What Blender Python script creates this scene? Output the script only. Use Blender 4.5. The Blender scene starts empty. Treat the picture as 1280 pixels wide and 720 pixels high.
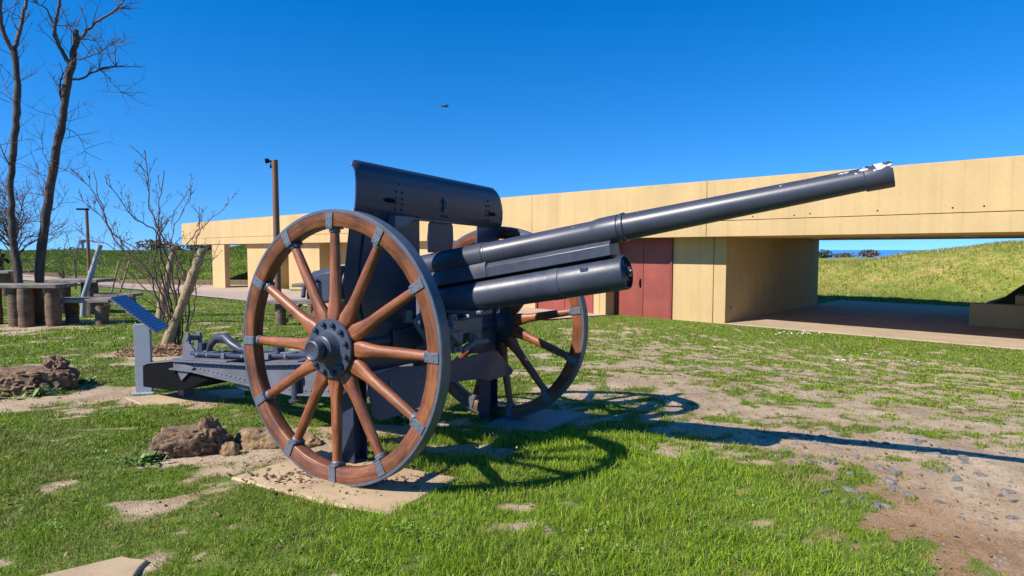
import bpy, math, random
import numpy as np
from mathutils import Vector, Matrix, Euler
rnd = random.Random(7)
R_ = math.radians
scene = bpy.context.scene
col = scene.collection
PI = math.pi

# ------------------------------------------------------------------ helpers
def tag(o, label=None, cat=None, group=None, kind=None):
    if label: o['label'] = label
    if cat: o['category'] = cat
    if group: o['group'] = group
    if kind: o['kind'] = kind
    return o

def empty(name, loc=(0, 0, 0), rz=0):
    o = bpy.data.objects.new(name, None); col.objects.link(o)
    o.location = loc; o.rotation_euler = (0, 0, rz); o.empty_display_size = 0.1
    return o

class MB:
    """collects shapes into one mesh"""
    def __init__(s): s.v = []; s.f = []; s.sm = []
    def add(s, vs, fs, smooth=True):
        b = len(s.v); s.v += [tuple(v) for v in vs]
        s.f += [tuple(i + b for i in f) for f in fs]; s.sm += [smooth] * len(fs)
    def box(s, c, d, M=None):
        cx, cy, cz = c; x, y, z = d[0] / 2, d[1] / 2, d[2] / 2
        vs = [Vector((cx + i * x, cy + j * y, cz + k * z)) for k in (-1, 1) for j in (-1, 1) for i in (-1, 1)]
        if M: vs = [M @ v for v in vs]
        s.add(vs, [(0, 2, 3, 1), (4, 5, 7, 6), (0, 1, 5, 4), (2, 6, 7, 3), (0, 4, 6, 2), (1, 3, 7, 5)])
    def prism(s, pts, a, b, axis='y', M=None):
        """2D outline extruded from a to b along axis; pts are (u,v) in the other two axes"""
        def mk(u, v, w):
            return {'y': Vector((u, w, v)), 'x': Vector((w, u, v)), 'z': Vector((u, v, w))}[axis]
        n = len(pts)
        vs = [mk(u, v, a) for u, v in pts] + [mk(u, v, b) for u, v in pts]
        if M: vs = [M @ v for v in vs]
        s.add(vs, [tuple(range(n)), tuple(range(2 * n - 1, n - 1, -1))] +
              [(i, i + n, (i + 1) % n + n, (i + 1) % n) for i in range(n)])
    def lathe(s, prof, p0=(0, 0, 0), ax=(1, 0, 0), seg=48, cap=True):
        """prof: list of (distance along the axis, radius)"""
        ax = Vector(ax).normalized(); p0 = Vector(p0)
        t = Vector((0, 0, 1)) if abs(ax.z) < .9 else Vector((1, 0, 0))
        e1 = ax.cross(t).normalized(); e2 = ax.cross(e1).normalized()
        vs = []; fs = []
        for d, r in prof:
            for k in range(seg):
                a = 2 * PI * k / seg
                vs.append(p0 + ax * d + e1 * (r * math.cos(a)) + e2 * (r * math.sin(a)))
        for i in range(len(prof) - 1):
            for k in range(seg):
                k2 = (k + 1) % seg
                fs.append((i * seg + k, i * seg + k2, (i + 1) * seg + k2, (i + 1) * seg + k))
        if cap:
            fs.append(tuple(range(seg - 1, -1, -1))); n = (len(prof) - 1) * seg
            fs.append(tuple(range(n, n + seg)))
        s.add(vs, fs)
    def tube(s, pts, rad, seg=8, cap=True):
        pts = [Vector(p) for p in pts]
        if not hasattr(rad, '__len__'): rad = [rad] * len(pts)
        vs = []; fs = []
        e1 = None
        for i, p in enumerate(pts):
            d = (pts[min(i + 1, len(pts) - 1)] - pts[max(i - 1, 0)])
            d = d.normalized() if d.length > 1e-9 else Vector((0, 0, 1))
            if e1 is None:
                t = Vector((0, 0, 1)) if abs(d.z) < .9 else Vector((1, 0, 0)); e1 = d.cross(t).normalized()
            else:
                e1 = (e1 - d * e1.dot(d))
                e1 = e1.normalized() if e1.length > 1e-6 else d.orthogonal().normalized()
            e2 = d.cross(e1)
            for k in range(seg):
                a = 2 * PI * k / seg
                vs.append(p + e1 * (rad[i] * math.cos(a)) + e2 * (rad[i] * math.sin(a)))
        for i in range(len(pts) - 1):
            for k in range(seg):
                k2 = (k + 1) % seg
                fs.append((i * seg + k, i * seg + k2, (i + 1) * seg + k2, (i + 1) * seg + k))
        if cap and seg > 2:
            fs.append(tuple(range(seg - 1, -1, -1))); n = (len(pts) - 1) * seg
            fs.append(tuple(range(n, n + seg)))
        s.add(vs, fs)
    def rivet(s, p, n, r=.011, h=.008):
        s.lathe([(-.002, r), (h * .5, r * .9), (h * .9, r * .5), (h, r * .05)], p, n, seg=8)
    def build(s, name, m, parent=None, bevel=0, angle=35, smooth=True, seg=2):
        me = bpy.data.meshes.new(name); me.from_pydata([tuple(v) for v in s.v], [], s.f); me.validate()
        import bmesh
        bm = bmesh.new(); bm.from_mesh(me); bmesh.ops.recalc_face_normals(bm, faces=bm.faces[:]); bm.to_mesh(me); bm.free()
        if smooth:
            me.polygons.foreach_set('use_smooth', [True] * len(me.polygons))
            me.set_sharp_from_angle(angle=R_(angle))
        me.materials.append(m)
        o = bpy.data.objects.new(name, me); col.objects.link(o)
        if parent: o.parent = parent
        if bevel:
            b = o.modifiers.new('bevel', 'BEVEL'); b.width = bevel; b.segments = seg; b.limit_method = 'ANGLE'
            b.angle_limit = R_(40); b.harden_normals = False
        return o

# ---- value noise in numpy
def _h(ix, iy, seed):
    n = (ix.astype(np.int64) * 374761393 + iy.astype(np.int64) * 668265263 + seed * 1442695041) & 0x7fffffff
    n = ((n ^ (n >> 13)) * 1274126177) & 0x7fffffff
    n = (n ^ (n >> 16)) & 0xffff
    return n / 65535.0
def vnoise(x, y, seed=0):
    ix = np.floor(x); iy = np.floor(y); fx = x - ix; fy = y - iy
    fx = fx * fx * (3 - 2 * fx); fy = fy * fy * (3 - 2 * fy)
    a = _h(ix, iy, seed); b = _h(ix + 1, iy, seed); c = _h(ix, iy + 1, seed); d = _h(ix + 1, iy + 1, seed)
    return (a * (1 - fx) + b * fx) * (1 - fy) + (c * (1 - fx) + d * fx) * fy
def fbm(x, y, seed=0, oct=4):
    t = 0; a = .5; s = 0
    for i in range(oct):
        t = t + a * vnoise(x * 2 ** i + 17.3 * i, y * 2 ** i - 9.1 * i, seed + i); s += a; a *= .55
    return t / s
def sstep(t): t = np.clip(t, 0, 1); return t * t * (3 - 2 * t)

# ------------------------------------------------------------------ ground shape
P0 = Vector((5.72, 16.25, -.62))                 # corner of the visitor building
U = Vector((.729, -.684, 0)); V = Vector((.684, .729, 0))
def uv(x, y):
    dx = x - P0.x; dy = y - P0.y
    return dx * .729 - dy * .684, dx * .684 + dy * .729
def gnd(x, y, fine=True):
    x = np.asarray(x, float); y = np.asarray(y, float)
    u, v = uv(x, y)
    t = sstep((v + 11.5) / 9.5)
    gt = -.0263 * np.clip(y - 3.7, -3, 2.5)
    z = gt * (1 - t) - .62 * t
    z = z - .36 * sstep((-u - 18) / 14) * t * sstep((-x - 8) / 6)
    if fine:
        n = (fbm(x * 1.1, y * 1.1, 5) - .5) * .05 + (fbm(x * 6, y * 6, 9, 3) - .5) * .018
        z = z + n * sstep((-1.2 - v) / 2.0)
    # left grass bank and the plateau behind it
    wl = sstep((-x - 10) / 5)
    top = 1.22 + .9 * sstep((x + 27) / 8) + (fbm(x * .12, y * .12, 31) - .5) * .25
    k = sstep((y - 41.2 - (fbm(x * .2, y * 0, 4) - .5) * 1.0) / 10.5) * wl
    z = z * (1 - k) + top * k
    # right mound behind the passage
    n2 = (fbm(x * .5, y * .5, 77) - .5)
    m = sstep((v - 11.0 + n2 * .8) / 6.0) * sstep((u + 14) / 6) * sstep((60 - v) / 20)
    H = 1.36 + .5 * sstep((u + 1.5) / 3) + .42 * sstep((u - 1) / 4.5)
    H = H - P0.z * 0
    z = z + m * (H + n2 * .25) * 1.0 * sstep((u + 14) / 6)
    # the land falls away to the sea
    far = np.where(x < 0, y - 190, v - 75)
    z = z - 9 * sstep(far / 25.0)
    return z
def G(x, y): return float(gnd(x, y))
WEAR = [  # x, y, rx, ry, strength : trodden bare patches
 (1.5,4.62,.8,.22,.95),(2.4,4.25,1.3,.38,1.05),(2.75,3.4,.75,.75,.98),(2.45,2.7,.66,.6,1.15),(2.0,3.35,.2,.4,.6),(3.6,3.6,1,.9,1.1),
 (1.3,5.3,.7,.35,.6),(2.1,5.5,1.1,.6,.66),(.9,5.9,.9,.7,.56),(2.2,6.8,1.5,.9,.58),(3.4,5.6,1.8,.8,.55),(1.2,7.6,1.2,1.1,.52),
 (3.2,8.2,1.8,1.1,.48),(5.2,6.6,2,1.4,.42),(1.2,9.6,1.1,1.4,.45),(5.2,9.4,2,1.4,.33),(3,10.8,1.6,1.0,.3),(.5,5.05,.6,.3,.5),
 (-2.05,3.17,.14,.06,.95),(-1.84,3.15,.13,.08,.95),(-2.1,2.98,.1,.05,.8),(-1.2,3.2,.1,.05,.7),
 (-4.3,5.75,.6,.35,.8),(-4.9,5.55,.5,.3,.7),(-4.0,6.15,.3,.2,.7),(-5.2,5.2,.5,.3,.6),(-3.9,5.3,.4,.15,.6),
 (-1.6,4.2,.5,.16,1.1),(-2.0,3.95,.35,.12,.9),(-1.35,4.35,.25,.2,.9),(-1.25,3.75,.2,.15,.5),
 (-.6,4.75,.7,.3,.75),(-.3,4.2,.3,.2,.6),(-.1,4.95,.35,.2,.8),(-3.2,5.65,.6,.2,.9),(-4.5,8.0,.7,.45,.7),(-3.9,7.4,.6,.3,.5),
 (-1.7,2.45,.25,.15,.6),(-9.0,11.2,1.1,.45,.8),(-8.3,12,.9,.35,.6),(-4.2,11.6,.7,.3,.5),(-2.2,9.2,1,.6,.3),
 (.35,3.2,.1,.05,.6),(.9,3.35,.12,.06,.6),(-.35,2.62,.08,.05,.5),(-2.55,2.75,.15,.07,.5),(1.2,2.9,.15,.1,.5),
 (-5.3,7.2,.8,.35,.35),(-1.9,6.0,.7,.25,.4)]
def cover(x, y):
    w = np.zeros_like(x)
    for cx, cy, rx, ry, s in WEAR:
        d2 = ((x - cx) / rx) ** 2 + ((y - cy) / ry) ** 2
        w = np.maximum(w, s * np.exp(-d2 * .75))
    rgt = sstep((x - 0) / 1.5); n = fbm(x * 2.2, y * 3.2, 41, 4) * (1 - .55 * rgt) + .55 * rgt * fbm(x * 5.2, y * 4.6, 47, 4); n2 = fbm(x * 11, y * 14, 43, 3)
    w = w + .16 * sstep((-.3 - x) / 1.0) * (.6 + 1.2 * (fbm(x * 1.2, y * 1.2, 49, 3) - .4)) * sstep((19 - y) / 4)
    u, v = uv(x, y)
    gen = (.24 + .14 * sstep((9 - y) / 3)) * sstep((x - .2 - (y - 5) * .05) / 1.0) * sstep((y - 4.45 - .0 * x) / .5) * sstep((-v - .8) / 3.0) + .12 * sstep((-v - .2) / 1.0) * sstep((x - .5) / 1)
    w = np.maximum(w, gen) + .18 * np.minimum(w, gen)
    c = .5 + (.52 - w * 1.25) + (n - .5) * 2.2 + (n2 - .5) * 1.5
    near = sstep((5.6 - y) / 1.2) * sstep((1.6 - x) / .3)
    fr = sstep((np.hypot(x, y) - 19) / 5); c = c * (1 - fr) + fr * (.98 + (n - .5) * .4)
    return np.clip(c + near * .12 + sstep((v + 5) / 4) * .1 * sstep((-v + 0.5) / .6), 0, 1)

# ------------------------------------------------------------------ materials
def newmat(name):
    m = bpy.data.materials.new(name); m.use_nodes = True
    nt = m.node_tree; nt.nodes.clear()
    out = nt.nodes.new('ShaderNodeOutputMaterial'); b = nt.nodes.new('ShaderNodeBsdfPrincipled')
    nt.links.new(b.outputs[0], out.inputs[0])
    return m, nt, b
def N(nt, t, **kw):
    n = nt.nodes.new(t)
    for k, v in kw.items():
        if k in n.inputs: n.inputs[k].default_value = v
        else: setattr(n, k, v)
    return n
def ramp(nt, src, stops):
    r = nt.nodes.new('ShaderNodeValToRGB'); e = r.color_ramp.elements
    while len(e) < len(stops): e.new(.5)
    for i, (p, c) in enumerate(stops):
        e[i].position = p; e[i].color = (*c, 1) if len(c) == 3 else c
    nt.links.new(src, r.inputs[0]); return r.outputs[0]
def mix(nt, fac, a, b, mode='MIX'):
    m = nt.nodes.new('ShaderNodeMix'); m.data_type = 'RGBA'; m.blend_type = mode
    for inp, val in ((m.inputs[0], fac), (m.inputs[6], a), (m.inputs[7], b)):
        if isinstance(val, (int, float)): inp.default_value = val
        elif isinstance(val, (tuple, list)): inp.default_value = (*val, 1) if len(val) == 3 else val
        else: nt.links.new(val, inp)
    return m.outputs[2]
def coords(nt, scale=(1, 1, 1), kind='Object', rand=True):
    tc = nt.nodes.new('ShaderNodeTexCoord'); mp = nt.nodes.new('ShaderNodeMapping')
    mp.inputs['Scale'].default_value = scale; nt.links.new(tc.outputs[kind], mp.inputs[0])
    if rand:
        oi = nt.nodes.new('ShaderNodeObjectInfo'); mul = N(nt, 'ShaderNodeMath', operation='MULTIPLY'); mul.inputs[1].default_value = 37.0
        nt.links.new(oi.outputs['Random'], mul.inputs[0]); nt.links.new(mul.outputs[0], mp.inputs['Location'])
    return mp.outputs[0]
def noise(nt, vec, scale=5, detail=6, rough=.6, dist=0):
    n = N(nt, 'ShaderNodeTexNoise'); n.inputs['Scale'].default_value = scale; n.inputs['Detail'].default_value = detail
    n.inputs['Roughness'].default_value = rough; n.inputs['Distortion'].default_value = dist
    nt.links.new(vec, n.inputs['Vector']); return n.outputs['Fac']
def bump(nt, b, h, strength=.3, dist=.01):
    bp = N(nt, 'ShaderNodeBump'); bp.inputs['Strength'].default_value = strength; bp.inputs['Distance'].default_value = dist
    nt.links.new(h, bp.inputs['Height']); nt.links.new(bp.outputs[0], b.inputs['Normal'])
def mat(name, base, rough=.6, metal=0, var=.12, sc=6, bmp=.2, bd=.004, stops=None, spec=None, stretch=(1, 1, 1), rvar=.1, coat=0):
    m, nt, b = newmat(name)
    v = coords(nt, stretch)
    n = noise(nt, v, sc); n2 = noise(nt, v, sc * 9, 4)
    lo = tuple(c * (1 - var) for c in base); hi = tuple(min(1, c * (1 + var)) for c in base)
    c = ramp(nt, n, stops or [(.3, lo), (.7, hi)])
    c = mix(nt, .25, c, ramp(nt, n2, [(.35, lo), (.65, hi)]))
    nt.links.new(c, b.inputs['Base Color'])
    rr = N(nt, 'ShaderNodeMapRange'); rr.inputs[3].default_value = max(.05, rough - rvar); rr.inputs[4].default_value = min(1, rough + rvar)
    nt.links.new(n2, rr.inputs[0]); nt.links.new(rr.outputs[0], b.inputs['Roughness'])
    b.inputs['Metallic'].default_value = metal
    if spec is not None: b.inputs['Specular IOR Level'].default_value = spec
    if coat: b.inputs['Coat Weight'].default_value = coat; b.inputs['Coat Roughness'].default_value = .25
    if bmp: bump(nt, b, n2, bmp, bd)
    return m

M = {}
M['gun'] = mat('gun_paint', (.042, .048, .072), .40, 0, .3, 2.2, .2, .002, rvar=.12, spec=.45)
M['gun_plate'] = mat('gun_plate_paint', (.028, .038, .068), .36, 0, .35, 2.5, .2, .003, rvar=.12, spec=.5)  # bluer than the gun paint: sky reflection put into the base colour
M['gun_dull'] = mat('gun_dull_paint', (.12, .12, .145), .5, 0, .3, 4, .3, .004, rvar=.12)
M['iron'] = mat('iron_clip', (.12, .13, .16), .45, .15, .2, 14, .3, .002)
M['tyre'] = mat('tyre_iron', (.10, .112, .14), .42, .2, .25, 9, .3, .002)
M['black'] = mat('black_paint', (.005, .005, .006), .7, 0, .3, 5, .2, .002, spec=.08)
M['shadow_steel'] = mat('bore_dark', (.008, .008, .008), .8)
M['brown_metal'] = mat('brown_pole', (.17, .085, .05), .6, 0, .2, 4, .2)
M['white_metal'] = mat('pale_metal', (.5, .5, .48), .5)
M['door_red'] = mat('door_red', (.25, .055, .038), .5, 0, .2, 1.8, .15, rvar=.1)
M['door_dark'] = mat('door_frame_red', (.2, .04, .03), .5, 0, .08, 2, .05)
M['bird'] = mat('bird_feathers', (.03, .028, .025), .7)
M['soffit_light'] = mat('soffit_lens', (.6, .56, .45), .4)
M['straw'] = mat('wood_chips', (.3, .16, .09), .8, 0, .5, 40, .5)
M['dead'] = mat('dead_leaf', (.22, .13, .07), .7, 0, .5, 9, .2)
M['clover'] = mat('clover_leaf', (.12, .22, .025), .5, 0, .4, 3, .1)
M['leaf'] = mat('weed_leaf', (.12, .21, .04), .5, 0, .3, 20, .3)
M['bud'] = mat('bud', (.16, .12, .06), .6, 0, .3, 20, 0)
M['white_petal'] = mat('petal', (.75, .74, .7), .6)
M['hedge'] = mat('hedge_leaf', (.035, .045, .016), .8, 0, .5, 5, 0)
M['hedge_brown'] = mat('hedge_twig', (.10, .08, .055), .8, 0, .5, 5, 0)

def muzzle_mat():
    """gun paint with chipped white spots near the muzzle"""
    m, nt, b = newmat('barrel_paint')
    v = coords(nt, (1, 1, 1), rand=False)
    n = noise(nt, v, 3); n2 = noise(nt, v, 34, 4)
    c = ramp(nt, n, [(.3, (.034, .038, .056)), (.7, (.053, .057, .082))]); c = mix(nt, .5, c, ramp(nt, noise(nt, coords(nt, (.6, 5, 5), rand=False), 6, 7, .7), [(.35, (.7, .7, .7)), (.65, (1.15, 1.13, 1.1))]), 'MULTIPLY')
    sp = N(nt, 'ShaderNodeSeparateXYZ'); nt.links.new(v, sp.inputs[0])
    rx = N(nt, 'ShaderNodeMapRange'); rx.inputs[1].default_value = 1.75; rx.inputs[2].default_value = 2.8; rx.inputs[3].default_value = 0; rx.inputs[4].default_value = .15
    nt.links.new(sp.outputs[0], rx.inputs[0])
    rz = N(nt, 'ShaderNodeMapRange'); rz.inputs[1].default_value = -.02; rz.inputs[2].default_value = .06; rz.inputs[3].default_value = -.12; rz.inputs[4].default_value = .07
    # height above the barrel's own axis
    nt.links.new(sp.outputs[2], rz.inputs[0])
    n3 = noise(nt, coords(nt, (.8, 1.2, 1.2), rand=False), 27, 5, .6)
    a1 = N(nt, 'ShaderNodeMath', operation='ADD'); nt.links.new(rx.outputs[0], a1.inputs[0]); nt.links.new(rz.outputs[0], a1.inputs[1])
    a2 = N(nt, 'ShaderNodeMath', operation='ADD'); nt.links.new(a1.outputs[0], a2.inputs[0]); nt.links.new(n3, a2.inputs[1])
    rq = N(nt, 'ShaderNodeMapRange'); rq.inputs[1].default_value = 2.66; rq.inputs[2].default_value = 2.74; rq.inputs[3].default_value = 0; rq.inputs[4].default_value = .06
    nt.links.new(sp.outputs[0], rq.inputs[0]); a3 = N(nt, 'ShaderNodeMath', operation='ADD'); nt.links.new(a2.outputs[0], a3.inputs[0]); nt.links.new(rq.outputs[0], a3.inputs[1])
    chip = ramp(nt, a3.outputs[0], [(.782, (0, 0, 0)), (.80, (1, 1, 1))])
    c = mix(nt, chip, c, (.62, .62, .64))
    nt.links.new(c, b.inputs['Base Color'])
    b.inputs['Roughness'].default_value = .38; b.inputs['Specular IOR Level'].default_value = .5
    bump(nt, b, n2, .1, .002)
    return m
M['barrel'] = muzzle_mat()

def wood_mat(name, cols, kind='x', rough=.48, coat=.1):
    """varnished wheel timber; grain along local x, or round the wheel for 'ring'"""
    m, nt, b = newmat(name)
    if kind == 'ring':
        tc = N(nt, 'ShaderNodeTexCoord'); sp = N(nt, 'ShaderNodeSeparateXYZ'); nt.links.new(tc.outputs['Object'], sp.inputs[0])
        at = N(nt, 'ShaderNodeMath', operation='ARCTAN2'); nt.links.new(sp.outputs[2], at.inputs[0]); nt.links.new(sp.outputs[0], at.inputs[1])
        ln = N(nt, 'ShaderNodeVectorMath', operation='LENGTH'); cx = N(nt, 'ShaderNodeCombineXYZ')
        nt.links.new(sp.outputs[0], cx.inputs[0]); nt.links.new(sp.outputs[2], cx.inputs[2]); nt.links.new(cx.outputs[0], ln.inputs[0])
        c2 = N(nt, 'ShaderNodeCombineXYZ'); nt.links.new(at.outputs[0], c2.inputs[0]); nt.links.new(ln.outputs['Value'], c2.inputs[1]); nt.links.new(sp.outputs[1], c2.inputs[2])
        mp = N(nt, 'ShaderNodeMapping'); mp.inputs['Scale'].default_value = (2.2, 26, 26); nt.links.new(c2.outputs[0], mp.inputs[0]); v = mp.outputs[0]
        mp2 = N(nt, 'ShaderNodeMapping'); mp2.inputs['Scale'].default_value = (1.9, 3, 3); nt.links.new(c2.outputs[0], mp2.inputs[0]); vb = mp2.outputs[0]
    else:
        v = coords(nt, (2.2, 24, 24)); vb = coords(nt, (2.5, 6, 6))
    g = noise(nt, v, 1.6, 8, .65, .4); big = noise(nt, vb, 1.7, 4, .6)
    c = ramp(nt, g, [(.28, cols[0]), (.5, cols[1]), (.74, cols[2])])
    d = ramp(nt, big, [(.34, (.33, .3, .3)), (.55, (1, 1, 1))])
    c = mix(nt, .75, c, d, 'MULTIPLY')
    fine = noise(nt, v, 7, 5, .7)
    c = mix(nt, .45, c, ramp(nt, fine, [(.35, (.35, .33, .33)), (.5, (1, 1, 1))]), 'MULTIPLY')
    nt.links.new(c, b.inputs['Base Color'])
    b.inputs['Roughness'].default_value = rough
    b.inputs['Coat Weight'].default_value = coat; b.inputs['Coat Roughness'].default_value = .35
    bump(nt, b, fine, .35, .003)
    return m
wc = [(.075, .024, .012), (.20, .064, .024), (.34, .135, .05)]
M['wood_ring'] = wood_mat('felloe_wood', wc, 'ring')
M['wood'] = wood_mat('spoke_wood', [(.10, .028, .012), (.28, .085, .030), (.46, .18, .065)])
M['log'] = wood_mat('rustic_log', [(.075, .045, .028), (.17, .105, .065), (.27, .18, .11)], 'x', .85, 0)
M['plank'] = wood_mat('weathered_plank', [(.14, .11, .09), (.24, .2, .17), (.34, .3, .26)], 'x', .8, 0)

def concrete_mat(name, base, stain=.25, boards=False, dirt=False):
    m, nt, b = newmat(name)
    v = coords(nt, rand=False)
    n = noise(nt, v, .6, 6, .6); n2 = noise(nt, v, 14, 6, .65)
    c = ramp(nt, n, [(.3, tuple(x * (1 - stain * .45) for x in base)), (.7, tuple(x * (1 + stain * .2) for x in base))])
    mp = N(nt, 'ShaderNodeMapping'); mp.inputs['Scale'].default_value = (1.3, 1.3, .1); nt.links.new(v, mp.inputs[0])
    st = noise(nt, mp.outputs[0], 1.6, 6, .65)
    c = mix(nt, .55, c, ramp(nt, st, [(.28, (1 - stain,) * 3), (.6, (1, 1, 1))]), 'MULTIPLY')
    c = mix(nt, .3, c, ramp(nt, n2, [(.35, (.82, .82, .82)), (.6, (1, 1, 1))]), 'MULTIPLY')
    if boards:      # faint board-marked pours
        w = N(nt, 'ShaderNodeTexWave', wave_type='BANDS', bands_direction='X'); w.inputs['Scale'].default_value = .85; w.inputs['Distortion'].default_value = .0
        nt.links.new(v, w.inputs['Vector'])
        c = mix(nt, .5, c, ramp(nt, w.outputs['Fac'], [(.0, (.9, .89, .87)), (.06, (1, 1, 1))]), 'MULTIPLY')
    if dirt: c = mix(nt, ramp(nt, noise(nt, v, 4.5, 8, .72), [(.5, (0, 0, 0)), (.68, (.7, .7, .7))]), c, (.24, .16, .10))
    nt.links.new(c, b.inputs['Base Color']); b.inputs['Roughness'].default_value = .85
    bump(nt, b, n2, .25, .01)
    return m
M['ochre'] = concrete_mat('ochre_concrete', (.54, .375, .175), .26, True)
M['ochre_dark'] = concrete_mat('joint_concrete', (.12, .08, .045), .3)
M['soffit'] = concrete_mat('soffit_concrete', (.66, .42, .18), .15)  # lighter than the walls: weak bounced light put into the colour
M['pave'] = concrete_mat('pavement_concrete', (.46, .34, .26), .28)
M['slab'] = concrete_mat('passage_concrete', (.44, .33, .22), .35)
M['pad'] = concrete_mat('pad_concrete', (.50, .36, .21), .4, dirt=True)
M['pad_shaded'] = concrete_mat('pad_shaded_concrete', (.30, .27, .23), .35)  # greyer, darker pad: shade under the far wheel put into its colour
M['kerb'] = concrete_mat('kerb_concrete', (.22, .15, .08), .35)
M['panel_post'] = concrete_mat('grey_post_concrete', (.30, .33, .38), .25)

def bark_mat(name, a, b_, sc=1):
    m, nt, b = newmat(name)
    v = coords(nt, (6 * sc, 6 * sc, 1.5 * sc), rand=False); n = noise(nt, v, 3, 8, .7, .5); n2 = noise(nt, v, .7, 3)
    c = ramp(nt, n, [(.3, a), (.68, b_)]); c = mix(nt, .4, c, ramp(nt, n2, [(.3, (.6, .6, .6)), (.7, (1.15, 1.1, 1.0))]), 'MULTIPLY')
    nt.links.new(c, b.inputs['Base Color']); b.inputs['Roughness'].default_value = .9; bump(nt, b, n, .8, .02)
    return m
M['bark'] = bark_mat('dark_bark', (.035, .024, .022), (.12, .085, .07))
M['twig'] = bark_mat('twig_bark', (.07, .045, .045), (.15, .10, .09))
M['pale_bark'] = bark_mat('pale_bark', (.20, .14, .07), (.52, .38, .22), 3)
M['shoot'] = bark_mat('shoot_bark', (.07, .04, .04), (.17, .10, .08), 4)
M['stump'] = bark_mat('stump_wood', (.045, .026, .015), (.33, .20, .115), 2.2)
M['rock'] = bark_mat('root_rock', (.14, .085, .04), (.38, .25, .13), 1.4)
M['slate'] = bark_mat('slate_stone', (.11, .105, .105), (.30, .27, .24), 3)

def ground_mat():
    m, nt, b = newmat('meadow_ground')
    v = coords(nt, rand=False)
    at = N(nt, 'ShaderNodeAttribute', attribute_name='cover')
    n = noise(nt, v, 24, 6, .7); n2 = noise(nt, v, 3.2, 6, .6); n3 = noise(nt, v, .35, 5); n4 = noise(nt, v, 110, 3)
    dirt = ramp(nt, n2, [(.25, (.34, .245, .155)), (.5, (.50, .375, .25)), (.75, (.60, .47, .33))])
    dirt = mix(nt, .6, dirt, ramp(nt, n, [(.3, (.55, .5, .45)), (.52, (1, 1, 1))]), 'MULTIPLY')
    dirt = mix(nt, .7, dirt, ramp(nt, n4, [(.3, (.5, .47, .45)), (.55, (1.12, 1.12, 1.12))]), 'MULTIPLY')
    vo = N(nt, 'ShaderNodeTexVoronoi'); vo.inputs['Scale'].default_value = 26; nt.links.new(v, vo.inputs['Vector'])
    dirt = mix(nt, .5, dirt, ramp(nt, vo.outputs['Distance'], [(.08, (.55, .52, .5)), (.2, (1, 1, 1))]), 'MULTIPLY')
    dirt = mix(nt, .6, dirt, ramp(nt, noise(nt, v, 1.4, 5, .6), [(.35, (.72, .68, .62)), (.6, (1.08, 1.06, 1.04))]), 'MULTIPLY')
    red = N(nt, 'ShaderNodeAttribute', attribute_name='red')
    dirt = mix(nt, red.outputs['Fac'], dirt, mix(nt, .8, dirt, (.68, .52, .40), 'MULTIPLY'))
    grass = ramp(nt, n2, [(.25, (.085, .135, .02)), (.5, (.13, .19, .03)), (.75, (.22, .23, .065))])
    grass = mix(nt, .6, grass, ramp(nt, n, [(.3, (.35, .35, .3)), (.6, (1.15, 1.15, 1.1))]), 'MULTIPLY')
    grass = mix(nt, .5, grass, ramp(nt, n3, [(.3, (.75, .9, .7)), (.7, (1.25, 1.1, 1.2))]), 'MULTIPLY')
    # dry straw-coloured thatch on the mound
    md = N(nt, 'ShaderNodeAttribute', attribute_name='mound'); nm = noise(nt, v, 1.3, 8, .72)
    dry = ramp(nt, nm, [(.3, (.13, .18, .03)), (.5, (.24, .25, .05)), (.68, (.42, .31, .12))])
    dry = mix(nt, .8, dry, ramp(nt, noise(nt, v, 7, 6, .7), [(.3, (.3, .33, .26)), (.62, (1.35, 1.3, 1.3))]), 'MULTIPLY')
    grass = mix(nt, md.outputs['Fac'], grass, dry)
    a1 = N(nt, 'ShaderNodeMath', operation='MULTIPLY_ADD'); nt.links.new(n, a1.inputs[0]); a1.inputs[1].default_value = .5
    nt.links.new(at.outputs['Fac'], a1.inputs[2])
    fac = ramp(nt, a1.outputs[0], [(.62, (0, 0, 0)), (.86, (1, 1, 1))])
    nt.links.new(mix(nt, fac, dirt, grass), b.inputs['Base Color'])
    b.inputs['Roughness'].default_value = .95; b.inputs['Specular IOR Level'].default_value = .15
    h = N(nt, 'ShaderNodeMath', operation='ADD'); nt.links.new(n, h.inputs[0]); nt.links.new(n4, h.inputs[1])
    bump(nt, b, h.outputs[0], .6, .03)
    return m
def blade_mat(name):
    m, nt, b = newmat(name)
    at = N(nt, 'ShaderNodeAttribute', attribute_name='tint')
    nt.links.new(at.outputs['Color'], b.inputs['Base Color']); b.inputs['Roughness'].default_value = .45
    b.inputs['Specular IOR Level'].default_value = .3
    tr = N(nt, 'ShaderNodeBsdfTranslucent'); nt.links.new(at.outputs['Color'], tr.inputs[0])
    mx = N(nt, 'ShaderNodeMixShader'); mx.inputs[0].default_value = .35
    nt.links.new(b.outputs[0], mx.inputs[1]); nt.links.new(tr.outputs[0], mx.inputs[2])
    nt.links.new(mx.outputs[0], nt.nodes['Material Output'].inputs[0])
    return m
M['ground'] = ground_mat(); M['blade'] = blade_mat('grass_blade')
def water_mat():
    m, nt, b = newmat('sea_water'); b.inputs['Base Color'].default_value = (.05, .22, .5, 1); b.inputs['Roughness'].default_value = .25
    v = coords(nt, rand=False); bump(nt, b, noise(nt, v, .2, 4), .4, .5); return m

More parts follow.
